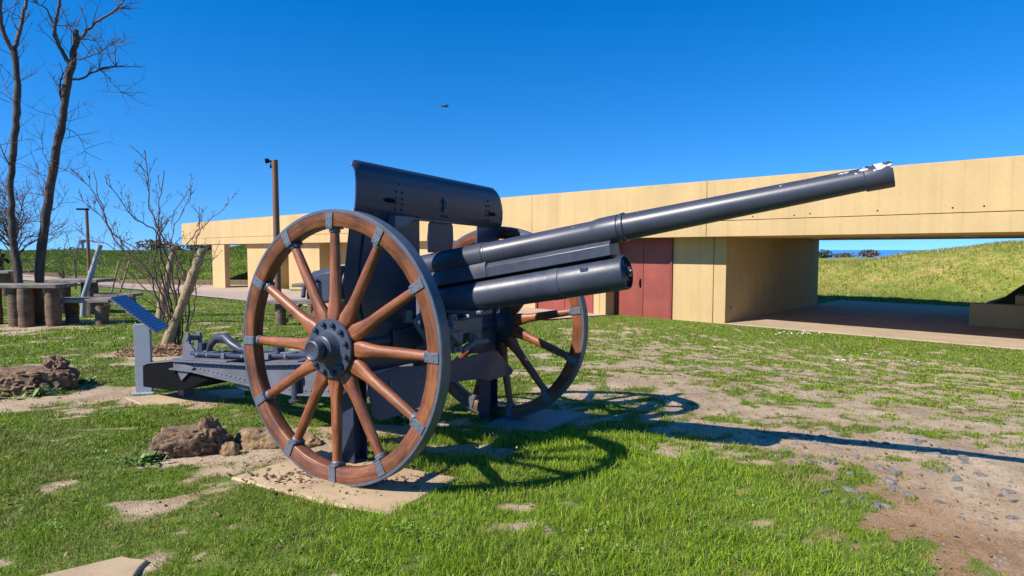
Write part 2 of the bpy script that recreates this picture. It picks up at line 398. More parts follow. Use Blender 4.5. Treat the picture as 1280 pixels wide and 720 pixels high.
# ------------------------------------------------------------------ ground mesh
def axis(fine_a, fine_b, step, lo, hi, gr=1.045):
    a = list(np.arange(fine_a, fine_b + 1e-6, step)); s = step
    x = fine_b
    while x < hi: s = min(s * gr, 30); x += s; a.append(x)
    s = step; x = fine_a; b = []
    while x > lo: s = min(s * gr, 30); x -= s; b.append(x)
    return np.array(b[::-1] + a)
def sheet(name, xs, ys, m, zf, attrs=None, parent=None):
    X, Y = np.meshgrid(xs, ys); Z = zf(X, Y); nx, ny = len(xs), len(ys)
    co = np.stack([X, Y, Z], -1).reshape(-1, 3).astype(np.float32)
    i = np.arange(nx - 1); j = np.arange(ny - 1); I, J = np.meshgrid(i, j); q = (J * nx + I).ravel()
    quads = np.stack([q, q + 1, q + 1 + nx, q + nx], -1).astype(np.int32)
    me = bpy.data.meshes.new(name); me.vertices.add(len(co)); me.vertices.foreach_set('co', co.ravel())
    me.loops.add(quads.size); me.loops.foreach_set('vertex_index', quads.ravel())
    me.polygons.add(len(quads)); me.polygons.foreach_set('loop_start', np.arange(len(quads), dtype=np.int32) * 4)
    me.update(calc_edges=True); me.validate()
    me.polygons.foreach_set('use_smooth', [True] * len(me.polygons))
    for k, fn in (attrs or {}).items():
        a = me.attributes.new(k, 'FLOAT', 'POINT'); a.data.foreach_set('value', fn(X, Y).ravel().astype(np.float32))
    me.materials.append(m); o = bpy.data.objects.new(name, me); col.objects.link(o); o['kind'] = 'structure'
    return o
def redness(x, y):
    d = np.exp(-(((x - 1.85) / .55) ** 2 + ((y - 2.95) / .9) ** 2)); return np.clip(d * 1.3 * (.5 + fbm(x * 3, y * 3, 8)), 0, 1)
def moundness(x, y):
    u, v = uv(x, y); return sstep((v - 11.6) / 2) * sstep((x + 2) / 3)
xs = axis(-5.5, 5.5, .07, -320, 420); ys = axis(1.0, 8.0, .07, -60, 330)
sheet('ground', xs, ys, M['ground'], lambda x, y: gnd(x, y), {'cover': cover, 'red': redness, 'mound': moundness})
def plane(name, pts, m, kind='structure'):
    mb = MB(); mb.add([Vector(p) for p in pts], [tuple(range(len(pts)))]); o = mb.build(name, m, smooth=False); o['kind'] = kind; return o
plane('sea', [(-9000, -200, -7.5), (9000, -200, -7.5), (9000, 12000, -7.5), (-9000, 12000, -7.5)], water_mat())

# pavement (plaza) in front of the building, following the ground
def strip(name, poly_front, v_back, m, lift, step=.5):
    """sheet between a front polyline in (u,v) and the line v=v_back, draped on the ground"""
    mb = MB(); us = np.arange(poly_front[0][0], poly_front[-1][0] + 1e-6, step)
    vf = np.interp(us, [p[0] for p in poly_front], [p[1] for p in poly_front]); K = 24
    vb = v_back(us) if callable(v_back) else np.full_like(us, v_back)
    idx = []
    for a, f_, bk in zip(us, vf, vb):
        for k in range(K + 1):
            v = f_ + (bk - f_) * k / K; P = P0 + U * float(a) + V * float(v)
            P.z = float(gnd(P.x, P.y, True)) + lift; mb.v.append(tuple(P))
    fs = [(i * (K + 1) + k, (i + 1) * (K + 1) + k, (i + 1) * (K + 1) + k + 1, i * (K + 1) + k + 1) for i in range(len(us) - 1) for k in range(K)]
    mb.f += fs; mb.sm += [True] * len(fs)
    o = mb.build(name, m); o['kind'] = 'structure'; return o
strip('pavement', [(-52, -18), (-44, -15), (-33, -11.5), (-26, -9.7), (-20.5, -8.6), (-12.6, -7.5), (-10.2, -6.9), (-6.5, -5.2), (-4.26, -3.5), (-3.7, -2.0), (-3.5, -.5)],
      lambda u: np.minimum(np.where(u < -20, np.clip(-2 + (-20 - u) * .35, -2, 6), -.35), (40.25 - 16.25 + .684 * u) / .729), M['pave'], .03)

# ------------------------------------------------------------------ the visitor building
def bpt(u, v, z): return P0 + U * u + V * v + Vector((0, 0, z))
bld = empty('visitor_building', P0, math.atan2(U.y, U.x))     # local x = u, local y = v
tag(bld, 'long low ochre concrete building with flat roof slab, red doors and an open passage', 'building')
OV = -.8; ZB = 2.33; ZT = 3.75; UL = -38; UR = 14; DP = 7.8
core = MB(); core.box(((UL + UR) / 2, (OV + .03 + DP) / 2, (ZB + ZT) / 2 + .006), (UR - UL - .04, DP - OV - .03, ZT - ZB - .02))
core.build('roof_slab', M['ochre_dark'], bld)
sof = MB(); sof.box(((UL + UR) / 2, (OV + .04 + DP) / 2, ZB + .003), (UR - UL - .02, DP - OV - .04, .01)); sof.build('soffit', M['soffit'], bld)
cuts = [UL, -31.5, -25, -18.6, -12.3, -6.2, -.2, 6.6, UR]
gp_ = .007
for i in range(len(cuts) - 1):
    a, b = cuts[i] + gp_, cuts[i + 1] - gp_
    for z0, z1 in ((ZB, 2.72), (2.735, ZT)) if i != 5 and i != 4 else ((ZB, ZT),):
        mb = MB(); mb.box(((a + b) / 2, OV + .03, (z0 + z1) / 2), (b - a, .06, z1 - z0)); mb.build('fascia_panel', M['ochre'], bld, bevel=.004)
mb = MB(); mb.box(((UL + UR) / 2, (OV + .065 + DP) / 2, ZT + .004), (UR - UL, DP - OV - .07, .03)); mb.build('roof_top', M['ochre'], bld)
mb = MB(); mb.box((UL - .02, (OV + DP) / 2, (ZB + ZT) / 2), (.04, DP - OV, ZT - ZB)); mb.build('end_panel', M['ochre'], bld)
for p in [(1.97, 2.80), (2.32, 2.82), (3.68, 2.83), (5.0, 2.83), (5.5, 2.84), (1.0, 2.80), (-1.4, 2.85), (-8.6, 3.35), (8.2, 2.85)]:
    mb = MB(); mb.lathe([(-.004, .018), (.0, .018)], (p[0], OV - .001, p[1]), (0, -1, 0), seg=12); mb.build('tie_hole', M['black'], bld)
# walls
def wall(u0, u1, v0, v1, z0=-.5, z1=ZB, m='ochre', name='wall'):
    mb = MB(); mb.box(((u0 + u1) / 2, (v0 + v1) / 2, (z0 + z1) / 2), (u1 - u0, v1 - v0, z1 - z0 - .003)); return mb.build(name, M[m], bld, bevel=.008)
wall(-1.555, -.355, 0, DP); wall(-.34, 0, 0.004, DP)                 # block beside the passage with its joint
wall(-3.73 - .0, -3.5, -.5, DP, name='pier')                          # projecting pier left of the double door
wall(-3.5, -1.555, .12, DP)                                           # recessed behind the door
wall(-3.94, -3.735, -.502, DP)
wall(-17.6, -6.36, -.45, DP); wall(-6.36, -3.94, -.3, DP)
wall(-20.29 + .02, -17.6, .35, DP)
wall(-23.45, -20.29, -.5, DP)
wall(-24.94, -23.45, .35, DP)
wall(-28.46, -24.94, -.5, DP)
wall(7.4, 7.8, .3, DP); wall(12.2, UR, .3, DP)  # nearer wall is out of view, added to block skylight into the passage
# doors
def door(u0, u1, v, z0, z1, n, handle=True):
    fr = MB(); t = .07
    fr.box((u0 + t / 2, v, (z0 + z1) / 2), (t, .16, z1 - z0)); fr.box((u1 - t / 2, v, (z0 + z1) / 2), (t, .16, z1 - z0)); fr.box(((u0 + u1) / 2, v, z1 - .055), (u1 - u0 - 2 * t, .16, .11))
    f = fr.build('door_frame', M['door_dark'], bld, bevel=.004)
    w = (u1 - u0 - 2 * t) / n
    for k in range(n):
        a = u0 + t + k * w
        mb = MB(); mb.box((a + w / 2, v + .01, (z0 + z1 - .11) / 2 + .01), (w - .014, .06, z1 - .11 - z0 - .02)); d = mb.build('door_leaf', M['door_red'], bld, bevel=.004)
        for zz in (.25, 1.05, 1.85):
            hb = MB(); hb.lathe([(0, .012), (.09, .012)], (a + (.015 if k % 2 == 0 else w - .015), v - .028, zz), (0, 0, 1), seg=8); hb.build('hinge', M['door_dark'], d)
        if handle and k == 0:
            hb = MB(); hx = a + w - .09
            hb.box((hx, v - .025, 1.0), (.05, .012, .26)); hb.tube([(hx, v - .03, 1.08), (hx, v - .085, 1.08), (hx - .0, v - .085, .92), (hx, v - .03, .92)], .012, 8); hb.build('handle', M['black'], d)
        if k == 1:
            hb = MB(); hb.lathe([(0, .018), (.012, .018)], (a + .1, v - .02, 1.02), (0, -1, 0), seg=12); hb.build('lock', M['iron'], d)
door(-3.49, -1.56, .03, -.05, ZB - .01, 2)
door(-6.34, -3.95, -.39, -.05, ZB - .01, 2)
# free columns under the roof's open left end
for u0, w in ((-33.0, 1.9),):
    mb = MB(); mb.box((u0 + w / 2, -.6, (ZB - 1.3) / 2), (w, .3, ZB + 1.3)); mb.build('column', M['ochre'], bld, bevel=.01)
# round ceiling lamps set in the passage soffit (unlit)
for u_, v_ in ((1.34, 3.0), (3.1, 3.0), (4.9, 3.0), (6.9, 3.0), (1.34, 6.2), (4.9, 6.2)):
    mb = MB(); mb.lathe([(0, .16), (.015, .16), (.02, .13)], (u_, v_, ZB - .002), (0, 0, -1), seg=24); mb.build('ceiling_lamp', M['soffit_light'], bld)
mb = MB(); mb.lathe([(0, .04), (.01, .04)], (.002, .35, .42), (1, 0, 0), seg=12); mb.build('wall_socket', M['door_dark'], bld)
# passage floor
mb = MB(); mb.box(((0.0 + 14) / 2, (DP + 2.6) / 2, -.2), (14.0, DP + 2.6, .44)); o = mb.build('passage_floor', M['slab'], bevel=.01)
o.location = P0; o.rotation_euler = (0, 0, math.atan2(U.y, U.x)); o['kind'] = 'structure'
# stepped seat wall at the passage's right
def bobj(mb, name, m, label=None, cat=None, group=None, bevel=.01, parent=None, kind=None):
    o = mb.build(name, M[m], parent, bevel=bevel); o.location = P0; o.rotation_euler = (0, 0, math.atan2(U.y, U.x)); tag(o, label, cat, group, kind); return o
t = empty('planter', bpt(4.84, 3.9, 0), math.atan2(U.y, U.x)); tag(t, 'low stepped concrete planter in the shade at the right of the passage', 'planter')
mb = MB(); mb.box((1.26, .2, .3), (2.52, .4, .6)); mb.build('front_wall', M['ochre'], t, bevel=.01)
mb = MB(); mb.box((1.7, 1.0, .42), (1.62, 1.2, .80)); mb.build('step_block', M['ochre'], t, bevel=.01)
mb = MB(); pts = [(.1, .02), (.1, .45), (.5, .62), (.9, 1.0), (1.4, 1.22), (2.5, 1.33), (2.5, .02)]
mb.prism(pts, 1.62, 3.4, 'y'); o = mb.build('shaded_soil_bank', M['hedge'], t)  # earth slope in dark colour: the building's shade is painted in

# low kerb wall in front of the left bank
kb = MB(); prev = None
for x0, x1 in zip(np.arange(-46, -15.5, 2.0), np.arange(-44, -13.5, 2.0)):
    z = min(G(x0, 40.4), G(x1, 40.4)); kb.prism([(40.3, z - .3), (40.3, z + .33), (40.75, z + .33), (40.75, z - .3)], x0, x1 - .01, 'x')
tag(kb.build('kerb_wall', M['kerb'], bevel=.01), 'low brown concrete kerb wall at the foot of the grass bank', 'kerb wall')

# ------------------------------------------------------------------ the field gun
GX, GY, YAW, T, RW, KT = -.573, 4.2845, .5336, 1.7975, .8, .0263
gun = empty('field_gun', (GX, GY, -KT * (GY - 3.7)))
gun.rotation_mode = 'QUATERNION'
gun.rotation_quaternion = (Matrix.Rotation(-KT, 3, 'X') @ Matrix.Rotation(-YAW, 3, 'Z')).to_quaternion()
tag(gun, 'dark grey antique field gun with wooden spoked wheels and a long raised barrel', 'cannon')
# local frame: x towards the muzzle, y along the axle (away from the camera), z up

# wheels
def wheel_meshes():
    d = {}
    mb = MB(); w = .039; ri, ro = .702, .784
    mb2 = MB()
    pr = [(-w, ri + .006), (-w + .006, ri), (w - .006, ri), (w, ri + .006), (w, ro), (-w, ro), (-w, ri + .006)]
    seg = 144
    def ringmesh(mb, pr, seg=144):
        n = len(pr) - 1
        vs = []; fs = []
        for k in range(seg):
            a = 2 * PI * k / seg
            for d_, r in pr[:-1]: vs.append((r * math.cos(a), d_, r * math.sin(a)))
        for k in range(seg):
            k2 = (k + 1) % seg
            for i in range(n): fs.append((k * n + i, k * n + (i + 1) % n, k2 * n + (i + 1) % n, k2 * n + i))
        mb.add(vs, fs)
    ringmesh(mb, pr); d['felloe'] = mb
    mb = MB(); ringmesh(mb, [(-.041, ro + .001), (.041, ro + .001), (.041, .8), (.037, .804), (-.037, .804), (-.041, .8), (-.041, ro + .001)]); d['tyre'] = mb
    # spoke along +x
    mb = MB(); prof = [(.13, .034, .034), (.172, .0445, .034), (.20, .051, .033), (.235, .046, .032), (.28, .038, .031), (.34, .034, .03), (.5, .032, .029), (.62, .029, .027), (.655, .027, .026), (.70, .026, .026)]
    sg = 16; vs = []; fs = []
    for r, a_, b_ in prof:
        e = 2.0 + 2.2 * max(0, (.3 - r) / .15) if r < .3 else 2.0
        for k in range(sg):
            t_ = 2 * PI * k / sg; c_, s_ = math.cos(t_), math.sin(t_)
            vs.append((r, math.copysign(abs(c_) ** (2 / e), c_) * b_, math.copysign(abs(s_) ** (2 / e), s_) * a_))
    for i in range(len(prof) - 1):
        for k in range(sg): fs.append((i * sg + k, i * sg + (k + 1) % sg, (i + 1) * sg + (k + 1) % sg, (i + 1) * sg + k))
    mb.add(vs, fs); d['spoke'] = mb
    # clip
    mb = MB(); ha = .036
    def arcblock(mb, r0, r1, y0, y1, ha):
        vs = []; K = 4
        for k in range(K + 1):
            a = (-ha + 2 * ha * k / K)
            for r, y in ((r0, y0), (r0, y1), (r1, y1), (r1, y0)): vs.append((r * math.cos(a), y, r * math.sin(a)))
        fs = [(0, 1, 2, 3), (4 * K + 3, 4 * K + 2, 4 * K + 1, 4 * K)]
        for k in range(K):
            for i in range(4): fs.append((4 * k + i, 4 * k + (i + 1) % 4, 4 * k + 4 + (i + 1) % 4, 4 * k + 4 + i))
        mb.add(vs, fs)
    arcblock(mb, .693, .783, -.046, -.0385, ha); arcblock(mb, .693, .783, .0385, .046, ha); arcblock(mb, .691, .703, -.046, .046, ha)
    for s_ in (-1, 1):
        for (rr, aa) in ((.712, -.018), (.712, .018), (.752, -.018), (.752, .018)): mb.rivet((rr * math.cos(aa), s_ * .046, rr * math.sin(aa)), (0, s_, 0), .005, .004)
    mb.lathe([(0, .0325), (.018, .0325), (.024, .028)], (.692, 0, 0), (-1, 0, 0), seg=20); d['clip'] = mb
    # hub; outer side is -y
    mb = MB()
    mb.lathe([(-.034, .06), (-.034, .172), (-.046, .174), (-.054, .170), (-.056, .115), (-.062, .098), (-.085, .084), (-.112, .078), (-.116, .070), (-.122, .066), (-.126, .054)], (0, 0, 0), (0, 1, 0), seg=56)
    mb.lathe([(-.120, .050), (-.135, .050), (-.137, .060), (-.172, .062), (-.182, .058), (-.186, .050), (-.178, .038), (-.174, .01)], (0, 0, 0), (0, 1, 0), seg=40)
    mb.lathe([(.034, .06), (.034, .172), (.048, .172), (.052, .10), (.10, .085), (.14, .08)], (0, 0, 0), (0, 1, 0), seg=48)
    d['hub'] = mb
    mb = MB()
    mb.lathe([(-.055, .0105), (-.062, .0105), (-.064, .017), (-.073, .017), (-.078, .010)], (0, 0, 0), (0, 1, 0), seg=6)
    d['bolt'] = mb
    mb = MB(); mb.box((0, -.192, 0), (.02, .012, .07)); d['pin'] = mb
    return d
wd = wheel_meshes()
def link_copy(o, parent):
    c = o.copy(); col.objects.link(c); c.parent = parent; return c
wheel = wd['felloe'].build('wheel', M['wood_ring'], gun, bevel=0, angle=50)
tyre = wd['tyre'].build('tyre', M['tyre'], wheel, angle=40)
hub = wd['hub'].build('hub', M['gun'], wheel, angle=30)
sp0 = wd['spoke'].build('spoke', M['wood'], wheel, angle=60)
cl0 = wd['clip'].build('rim_clip', M['iron'], wheel, bevel=.0015)
bo0 = wd['bolt'].build('hub_bolt', M['gun_plate'], wheel)
for k in range(12):
    a = -k * PI / 6
    s_ = sp0 if k == 0 else link_copy(sp0, wheel); s_.rotation_euler = (0, a, 0)
    c_ = cl0 if k == 0 else link_copy(cl0, wheel); c_.rotation_euler = (0, a, 0)
    b_ = bo0 if k == 0 else link_copy(bo0, wheel); a2 = a + PI / 12; b_.location = (.142 * math.cos(a2), 0, .142 * math.sin(a2))
wheel.location = (0, -T / 2, RW)
w2 = link_copy(wheel, gun); w2.location = (0, T / 2, RW); w2.rotation_euler = (0, -R_(10), 0)
for ch in [c for c in wheel.children]:
    c = link_copy(ch, w2)
# the far wheel's outer side faces +y: spin it half a turn about z
w2.rotation_euler = (0, R_(10), PI)
for k in (wheel, w2): pass

# barrel (its own x axis is the bore)
ELEV = math.atan(.158)
bar = empty('tmp'); bpy.data.objects.remove(bar)
mb = MB()
mb.lathe([(-1.05, .06), (-1.03, .098), (-.62, .1), (-.6, .09), (-.3, .088), (0.40, .0855), (.475, .086), (.48, .081), (.492, .079), (.497, .081), (.503, .079), (1.255, .0755), (1.275, .0785), (1.31, .0835), (1.425, .0835), (1.43, .078), (1.437, .078), (1.442, .0865), (1.462, .0865), (1.468, .078), (2.1, .0665), (2.685, .0562), (2.69, .062), (2.80, .0635), (2.806, .061), (2.807, .044), (2.6, .042), (2.6, .001)], seg=72, cap=False)
barrel = mb.build('barrel', M['barrel'], gun, angle=28); barrel.location = (0, 0, 1.277); barrel.rotation_euler = (0, -ELEV, 0)
def onbar(o): o.parent = gun; o.location = (0, 0, 1.277); o.rotation_euler = (0, -ELEV, 0); return o
# cradle: slide box between barrel and recoil cylinder, in barrel coordinates
mb = MB()
mb.prism([(-.078, -.155), (-.078, -.075), (-.062, -.05), (.062, -.05), (.078, -.075), (.078, -.155)], -.35, .5, 'x')
mb.prism([(-.078, -.155), (-.078, -.09), (-.05, -.062), (.05, -.062), (.078, -.09), (.078, -.155)], .5, 1.375, 'x')
cradle = onbar(mb.build('cradle', M['gun'], bevel=.004))
mb = MB(); mb.box((.45, 0, -.162), (1.75, .12, .016)); onbar(mb.build('slide_gap_shade', M['black']))  # black strip in the gap below the cradle, shade put into colour
mb = MB()
mb.lathe([(-.45, .103), (.93, .104), (.934, .102), (.94, .102), (.944, .1065), (1.015, .1065), (1.02, .103), (1.42, .104), (1.428, .101), (1.43, .094), (1.385, .092), (1.38, .002)], (0, 0, -.262), (1, 0, 0), seg=64, cap=False)
rc = onbar(mb.build('recoil_cylinder', M['gun'], angle=28))
mb = MB(); mb.lathe([(1.38, .085), (1.40, .085), (1.405, .07), (1.42, .045), (1.43, .030), (1.445, .016), (1.46, .015), (1.463, .01)], (0, 0, -.262), (1, 0, 0), seg=32)
ec = mb.build('cylinder_cap', M['gun_plate'], rc)
nb = MB(); nb.lathe([(1.425, .034), (1.447, .034)], (0, 0, -.262), (1, 0, 0), seg=6); nb.build('cap_nut', M['gun'], rc)
for k in range(8):
    a = k * PI / 4; mb = MB(); mb.lathe([(1.39, .012), (1.412, .012), (1.416, .007)], (0, .066 * math.cos(a), -.262 + .066 * math.sin(a)), (1, 0, 0), seg=6); mb.build('cap_bolt', M['gun_plate'], rc)
for p in ((.2, -.262), (1.2, -.262)):
    mb = MB(); mb.box((p[0], -.097, p[1] + .05), (.05, .004, .028)); mb.build('cylinder_plate', M['gun_plate'], rc, bevel=.002)
mb = MB()     # breech and its ring
mb.prism([(-.13, -.13), (-.13, .09), (-.08, .13), (.08, .13), (.13, .09), (.13, -.13)], -1.12, -.8, 'x'); mb.tube([(-1.0, -.14, .05), (-1.05, -.24, .0), (-1.05, -.26, -.08)], .018, 10)
onbar(mb.build('breech', M['gun'], bevel=.01))
mb = MB(); mb.tube([(-.35, 0, -.2), (-.35, -.16, -.2)], .03, 12)
onbar(mb.build('trunnion', M['gun'], bevel=.003))

# shield
def shield_upper():
    mb = MB(); ys = np.linspace(-.79, .865, 60); prof = [(.04, 1.585), (.056, 1.63), (.064, 1.70), (.066, 1.79), (.060, 1.86), (.046, 1.89), (.026, 1.91)]
    # denser profile
    zz = np.linspace(0, len(prof) - 1, 25); P = [(float(np.interp(t, range(len(prof)), [p[0] for p in prof])), float(np.interp(t, range(len(prof)), [p[1] for p in prof]))) for t in zz]
    th = .009; n = len(P); vs = []
    for y in ys:
        # rounded top corner at the far end, small one at the near end
        for (x, z) in P:
            r = .11; e = .865 - y; lim = 1.91
            if e < r: lim = 1.91 - (r - math.sqrt(max(0, r * r - (r - e) ** 2)))
            e = y + .79; r = .03
            if e < r: lim = min(lim, 1.91 - (r - math.sqrt(max(0, r * r - (r - e) ** 2))))
            k = (z - 1.585) / (1.91 - 1.585); z2 = 1.585 + k * (lim - 1.585); vs.append((x, y, z2))
    front = len(vs); vs += [(x - th, y, z) for x, y, z in vs]
    fs = []
    m_ = len(ys)
    for i in range(m_ - 1):
        for j in range(n - 1):
            a, b, c, d = i * n + j, (i + 1) * n + j, (i + 1) * n + j + 1, i * n + j + 1
            fs.append((a, b, c, d)); fs.append((a + front, d + front, c + front, b + front))
    for i in range(m_ - 1):
        a, b = i * n, (i + 1) * n; fs.append((a, a + front, b + front, b)); a += n - 1; b += n - 1; fs.append((a, b, b + front, a + front))
    for j in range(n - 1):
        a, d = j, j + 1; fs.append((a, d, d + front, a + front)); a += (m_ - 1) * n; d += (m_ - 1) * n; fs.append((a, a + front, d + front, d))
    mb.add(vs, fs); return mb
ush = shield_upper().build('shield_top_plate', M['gun_plate'], gun, angle=45)
rv = []
for y in (-.44, -.38, .62, .66): rv += [(y, 1.64), (y, 1.675), (y, 1.71), (y, 1.75)]
rv += [(-.41, 1.80), (.64, 1.79)]
for y in (-.76, -.73, -.70, -.67, -.64, -.30, -.27, -.24, -.21, .76, .79, .82): rv += [(y, 1.605)]
for y in (.05, .08, .11): rv += [(y, 1.63)]
for y, z in rv:
    xx = float(np.interp(z, [1.585, 1.63, 1.70, 1.78, 1.85], [.04, .056, .064, .066, .06]))
    mb = MB(); mb.rivet((xx, y, z), (1, 0, 0), .009, .009); mb.build('rivet', M['gun_plate'], ush)
for y, z, sx in ((-.50, 1.69, .06), (.70, 1.69, .06)):
    mb = MB(); mb.prism([(y - sx, z), (y - sx * .5, z + .014), (y + sx * .5, z + .014), (y + sx, z), (y + sx * .5, z - .014), (y - sx * .5, z - .014)], .062, .068, 'x'); mb.build('sight_slot', M['black'], ush)
mb = MB(); mb.box((.072, .075, 1.71), (.012, .04, .10)); mb.box((.082, .075, 1.71), (.012, .012, .07)); mb.box((.082, .075, 1.735), (.01, .05, .012)); mb.build('latch', M['gun_dull'], ush, bevel=.002)
for y0, y1 in ((-.78, -.62), (-.55, -.30), (-.02, .15), (.55, .84)):
    mb = MB(); mb.lathe([(0, .011), (y1 - y0, .011)], (.03, y0, 1.585), (0, 1, 0), seg=10); mb.build('hinge', M['gun_plate'], ush)

def plate(name, pts, x0, th=.01, lean=0, zr=1.1, m='gun_plate', bev=.002):
    mb = MB(); mb.prism(pts, x0 - th / 2, x0 + th / 2, 'x')
    mb.v = [(x + (z - zr) * lean, y, z) for x, y, z in mb.v]
    return mb.build(name, M[m], gun, bevel=bev)
# left: one tall plate with a cut-out for the sight, the wheel hides most of it
plate('shield_left_plate', [(-.80, 1.59), (-.845, 1.30), (-.87, 1.15), (-.83, .95), (-.80, .62), (-.21, .62), (-.21, 1.15), (-.17, 1.22), (-.17, 1.585)], .03)
plate('shield_rib', [(-.70, 1.50), (-.735, 1.3), (-.75, 1.12), (-.72, .95), (-.70, 1.12), (-.695, 1.3)], .042, .012)
plate('shield_middle_plate', [(-.065, 1.57), (-.08, 1.47), (-.075, 1.37), (.205, 1.37), (.22, 1.48), (.215, 1.57), (.2, 1.585), (-.05, 1.585)], .03)
plate('shield_right_plate', [(.54, 1.585), (.53, 1.47), (.46, 1.20), (.43, 1.0), (.43, .60), (.80, .56), (.82, 1.1), (.86, 1.30), (.855, 1.585)], .03)
plate('shield_apron', [(-.80, .62), (-.82, .40), (-.76, .365), (-.30, .375), (-.22, .40), (-.06, .47), (.34, .435), (.42, .405), (.76, .405), (.80, .43), (.64, .605), (.6, .615), (.1, .61), (-.08, .60), (-.5, .64)], .18, .01, -.3, .5)
for y, z in ((-.3, .55), (-.38, .48), (.43, .52), (-.62, .56)):
    mb = MB(); mb.box((.168, y, z), (.012, .02, .035)); mb.build('apron_bolt', M['iron'], gun, bevel=.004)
for s_, y in ((1, -.60), (1, .66)):       # brackets from shield to axle
    mb = MB(); mb.tube([(.03, y, 1.45), (-.35, y * .6, .95), (-.5, y * .4, .75)], .016, 8); mb.build('shield_stay', M['gun'], gun)
mb = MB(); mb.prism([(-.50, 1.595), (-.50, 1.50), (-.40, 1.53), (-.30, 1.595)], .045, .11, 'x'); mb.build('sight_bracket', M['iron'], gun, bevel=.004)
mb = MB(); mb.box((.03, -.03, 1.592), (.05, .5, .012)); mb.build('shield_rail', M['gun_dull'], gun)

# axle, saddle and the gear below the cradle
mb = MB(); mb.lathe([(0, .05), (T - .12, .05)], (0, -(T - .12) / 2, RW), (0, 1, 0), seg=24); mb.box((0, 0, RW), (.13, .95, .13)); mb.build('axle', M['gun_plate'], gun, bevel=.006)
mb = MB()
for s_ in (-1, 1): mb.prism([(-.55, .72), (-.5, 1.0), (-.25, 1.12), (.0, 1.08), (.18, .92), (.22, .74), (.05, .66), (-.4, .62)], s_ * .17 - .012, s_ * .17 + .012, 'y')
mb.build('saddle', M['gun_dull'], gun, bevel=.004)
mb = MB()
mb.box((.30, 0, .965), (.34, .15, .03)); mb.box((.25, .02, .86), (.10, .36, .10)); mb.box((.16, .22, .80), (.14, .16, .14)); mb.box((.22, -.12, .80), (.2, .12, .08))
mb.build('traverse_bed', M['gun_dull'], gun, bevel=.008)
mb = MB(); mb.tube([(.27, -.26, .95), (.27, -.24, .90), (.27, -.16, .885), (.27, -.10, .90), (.27, -.08, .95)], .014, 8); mb.build('lifting_hook', M['iron'], gun)
mb = MB(); mb.lathe([(-.06, .045), (.02, .05), (.04, .035), (.14, .03)], (.18, -.2, .86), (1, .3, 0), seg=20); mb.build('traverse_screw', M['iron'], gun)
mb = MB(); mb.lathe([(0, .02), (.25, .02)], (.05, -.12, .72), (.2, 1, .05), seg=12); mb.lathe([(0, .06), (.05, .06)], (.12, .08, .74), (.2, 1, 0), seg=20); mb.build('gear_shaft', M['gun_dull'], gun)
for q in range(6):
    mb = MB(); mb.rivet((.2 + q * .05, -.076, .965), (0, -1, 0), .008, .008); mb.build('bed_rivet', M['iron'], gun)
for s_ in (-1, 1):
    mb = MB(); mb.tube([(.13, -.26 + .1 * s_, .93), (.2, -.20 + .1 * s_, .78), (.2, -.12 + .1 * s_, .70)], [.02, .016, .02], 8); mb.box((.12, -.30 + .1 * s_, .95), (.03, .06, .08)); mb.build('elevating_link', M['iron'], gun, bevel=.004)
mb = MB(); mb.lathe([(-.012, .12), (.012, .12)], (-.4, -.30, .9), (0, 1, 0), seg=24)   # handwheel seen through the spokes
hw = MB()
ring = [(-.42 + .12 * math.cos(a), -.34, .88 + .12 * math.sin(a)) for a in np.linspace(0, 2 * PI, 29)]
hw.tube(ring, .011, 8, cap=False)
for a in (0, 1, 2, 3): hw.tube([(-.42, -.34, .88), (-.42 + .12 * math.cos(a * PI / 2 + .4), -.34, .88 + .12 * math.sin(a * PI / 2 + .4))], .008, 6)
hw.tube([(-.42, -.34, .88), (-.42, -.18, .88)], .016, 8); hw.build('handwheel', M['gun'], gun)

for (x, y, z, w_, h_) in ((.33, -.20, .93, .05, .06), (.30, -.30, .80, .04, .12), (.34, .05, .78, .05, .05), (.32, -.14, .72, .09, .04)):
    mb = MB(); mb.box((x, y, z), (.03, w_, h_)); mb.lathe([(0, .012), (.02, .012)], (x + .014, y, z), (1, 0, 0), seg=6); mb.build('gear_bracket', M['iron'], gun, bevel=.004)
mb = MB(); mb.tube([(.36, -.34, .90), (.34, -.24, .84), (.33, -.12, .76)], .014, 8); mb.tube([(.30, -.05, .70), (.30, .10, .74), (.30, .26, .73)], .022, 10); mb.build('gear_rod', M['iron'], gun)
# trail
tr = MB()
def trail_top(x): return float(np.interp(x, [-2.85, -1.8, -1.0, 0], [.405, .455, .53, .66]))
def trail_bot(x): return float(np.interp(x, [-2.85, -2.5, -1.8, -1.2, -.4, 0], [.33, .335, .295, .27, .34, .5]))
xs_ = [-2.85, -2.5, -2.17, -1.8, -1.5, -1.2, -.8, -.4, 0]
for s_ in (-1, 1):
    pts = [(x, trail_bot(x)) for x in xs_] + [(x, trail_top(x)) for x in xs_[::-1]]
    tr.prism(pts, s_ * .2 - .006, s_ * .2 + .006, 'y')
    for f in (trail_top, trail_bot):                           # angle-iron flanges
        for a, b in zip(xs_[:-1], xs_[1:]):
            tr.prism([(a, f(a) - .007), (b, f(b) - .007), (b, f(b) + .007), (a, f(a) + .007)], s_ * .2 - (.05 if s_ < 0 else .02), s_ * .2 + (.02 if s_ < 0 else .05), 'y')
trail = tr.build('trail', M['gun_dull'], gun, bevel=.002)
mb = MB()      # cross members and partial top plate
for x in (-2.6, -2.25, -1.75, -1.3, -.85, -.4): mb.box((x, 0, (trail_top(x) + trail_bot(x)) / 2), (.03, .388, trail_top(x) - trail_bot(x) - .03))
mb.build('cross_member', M['gun_dull'], trail)
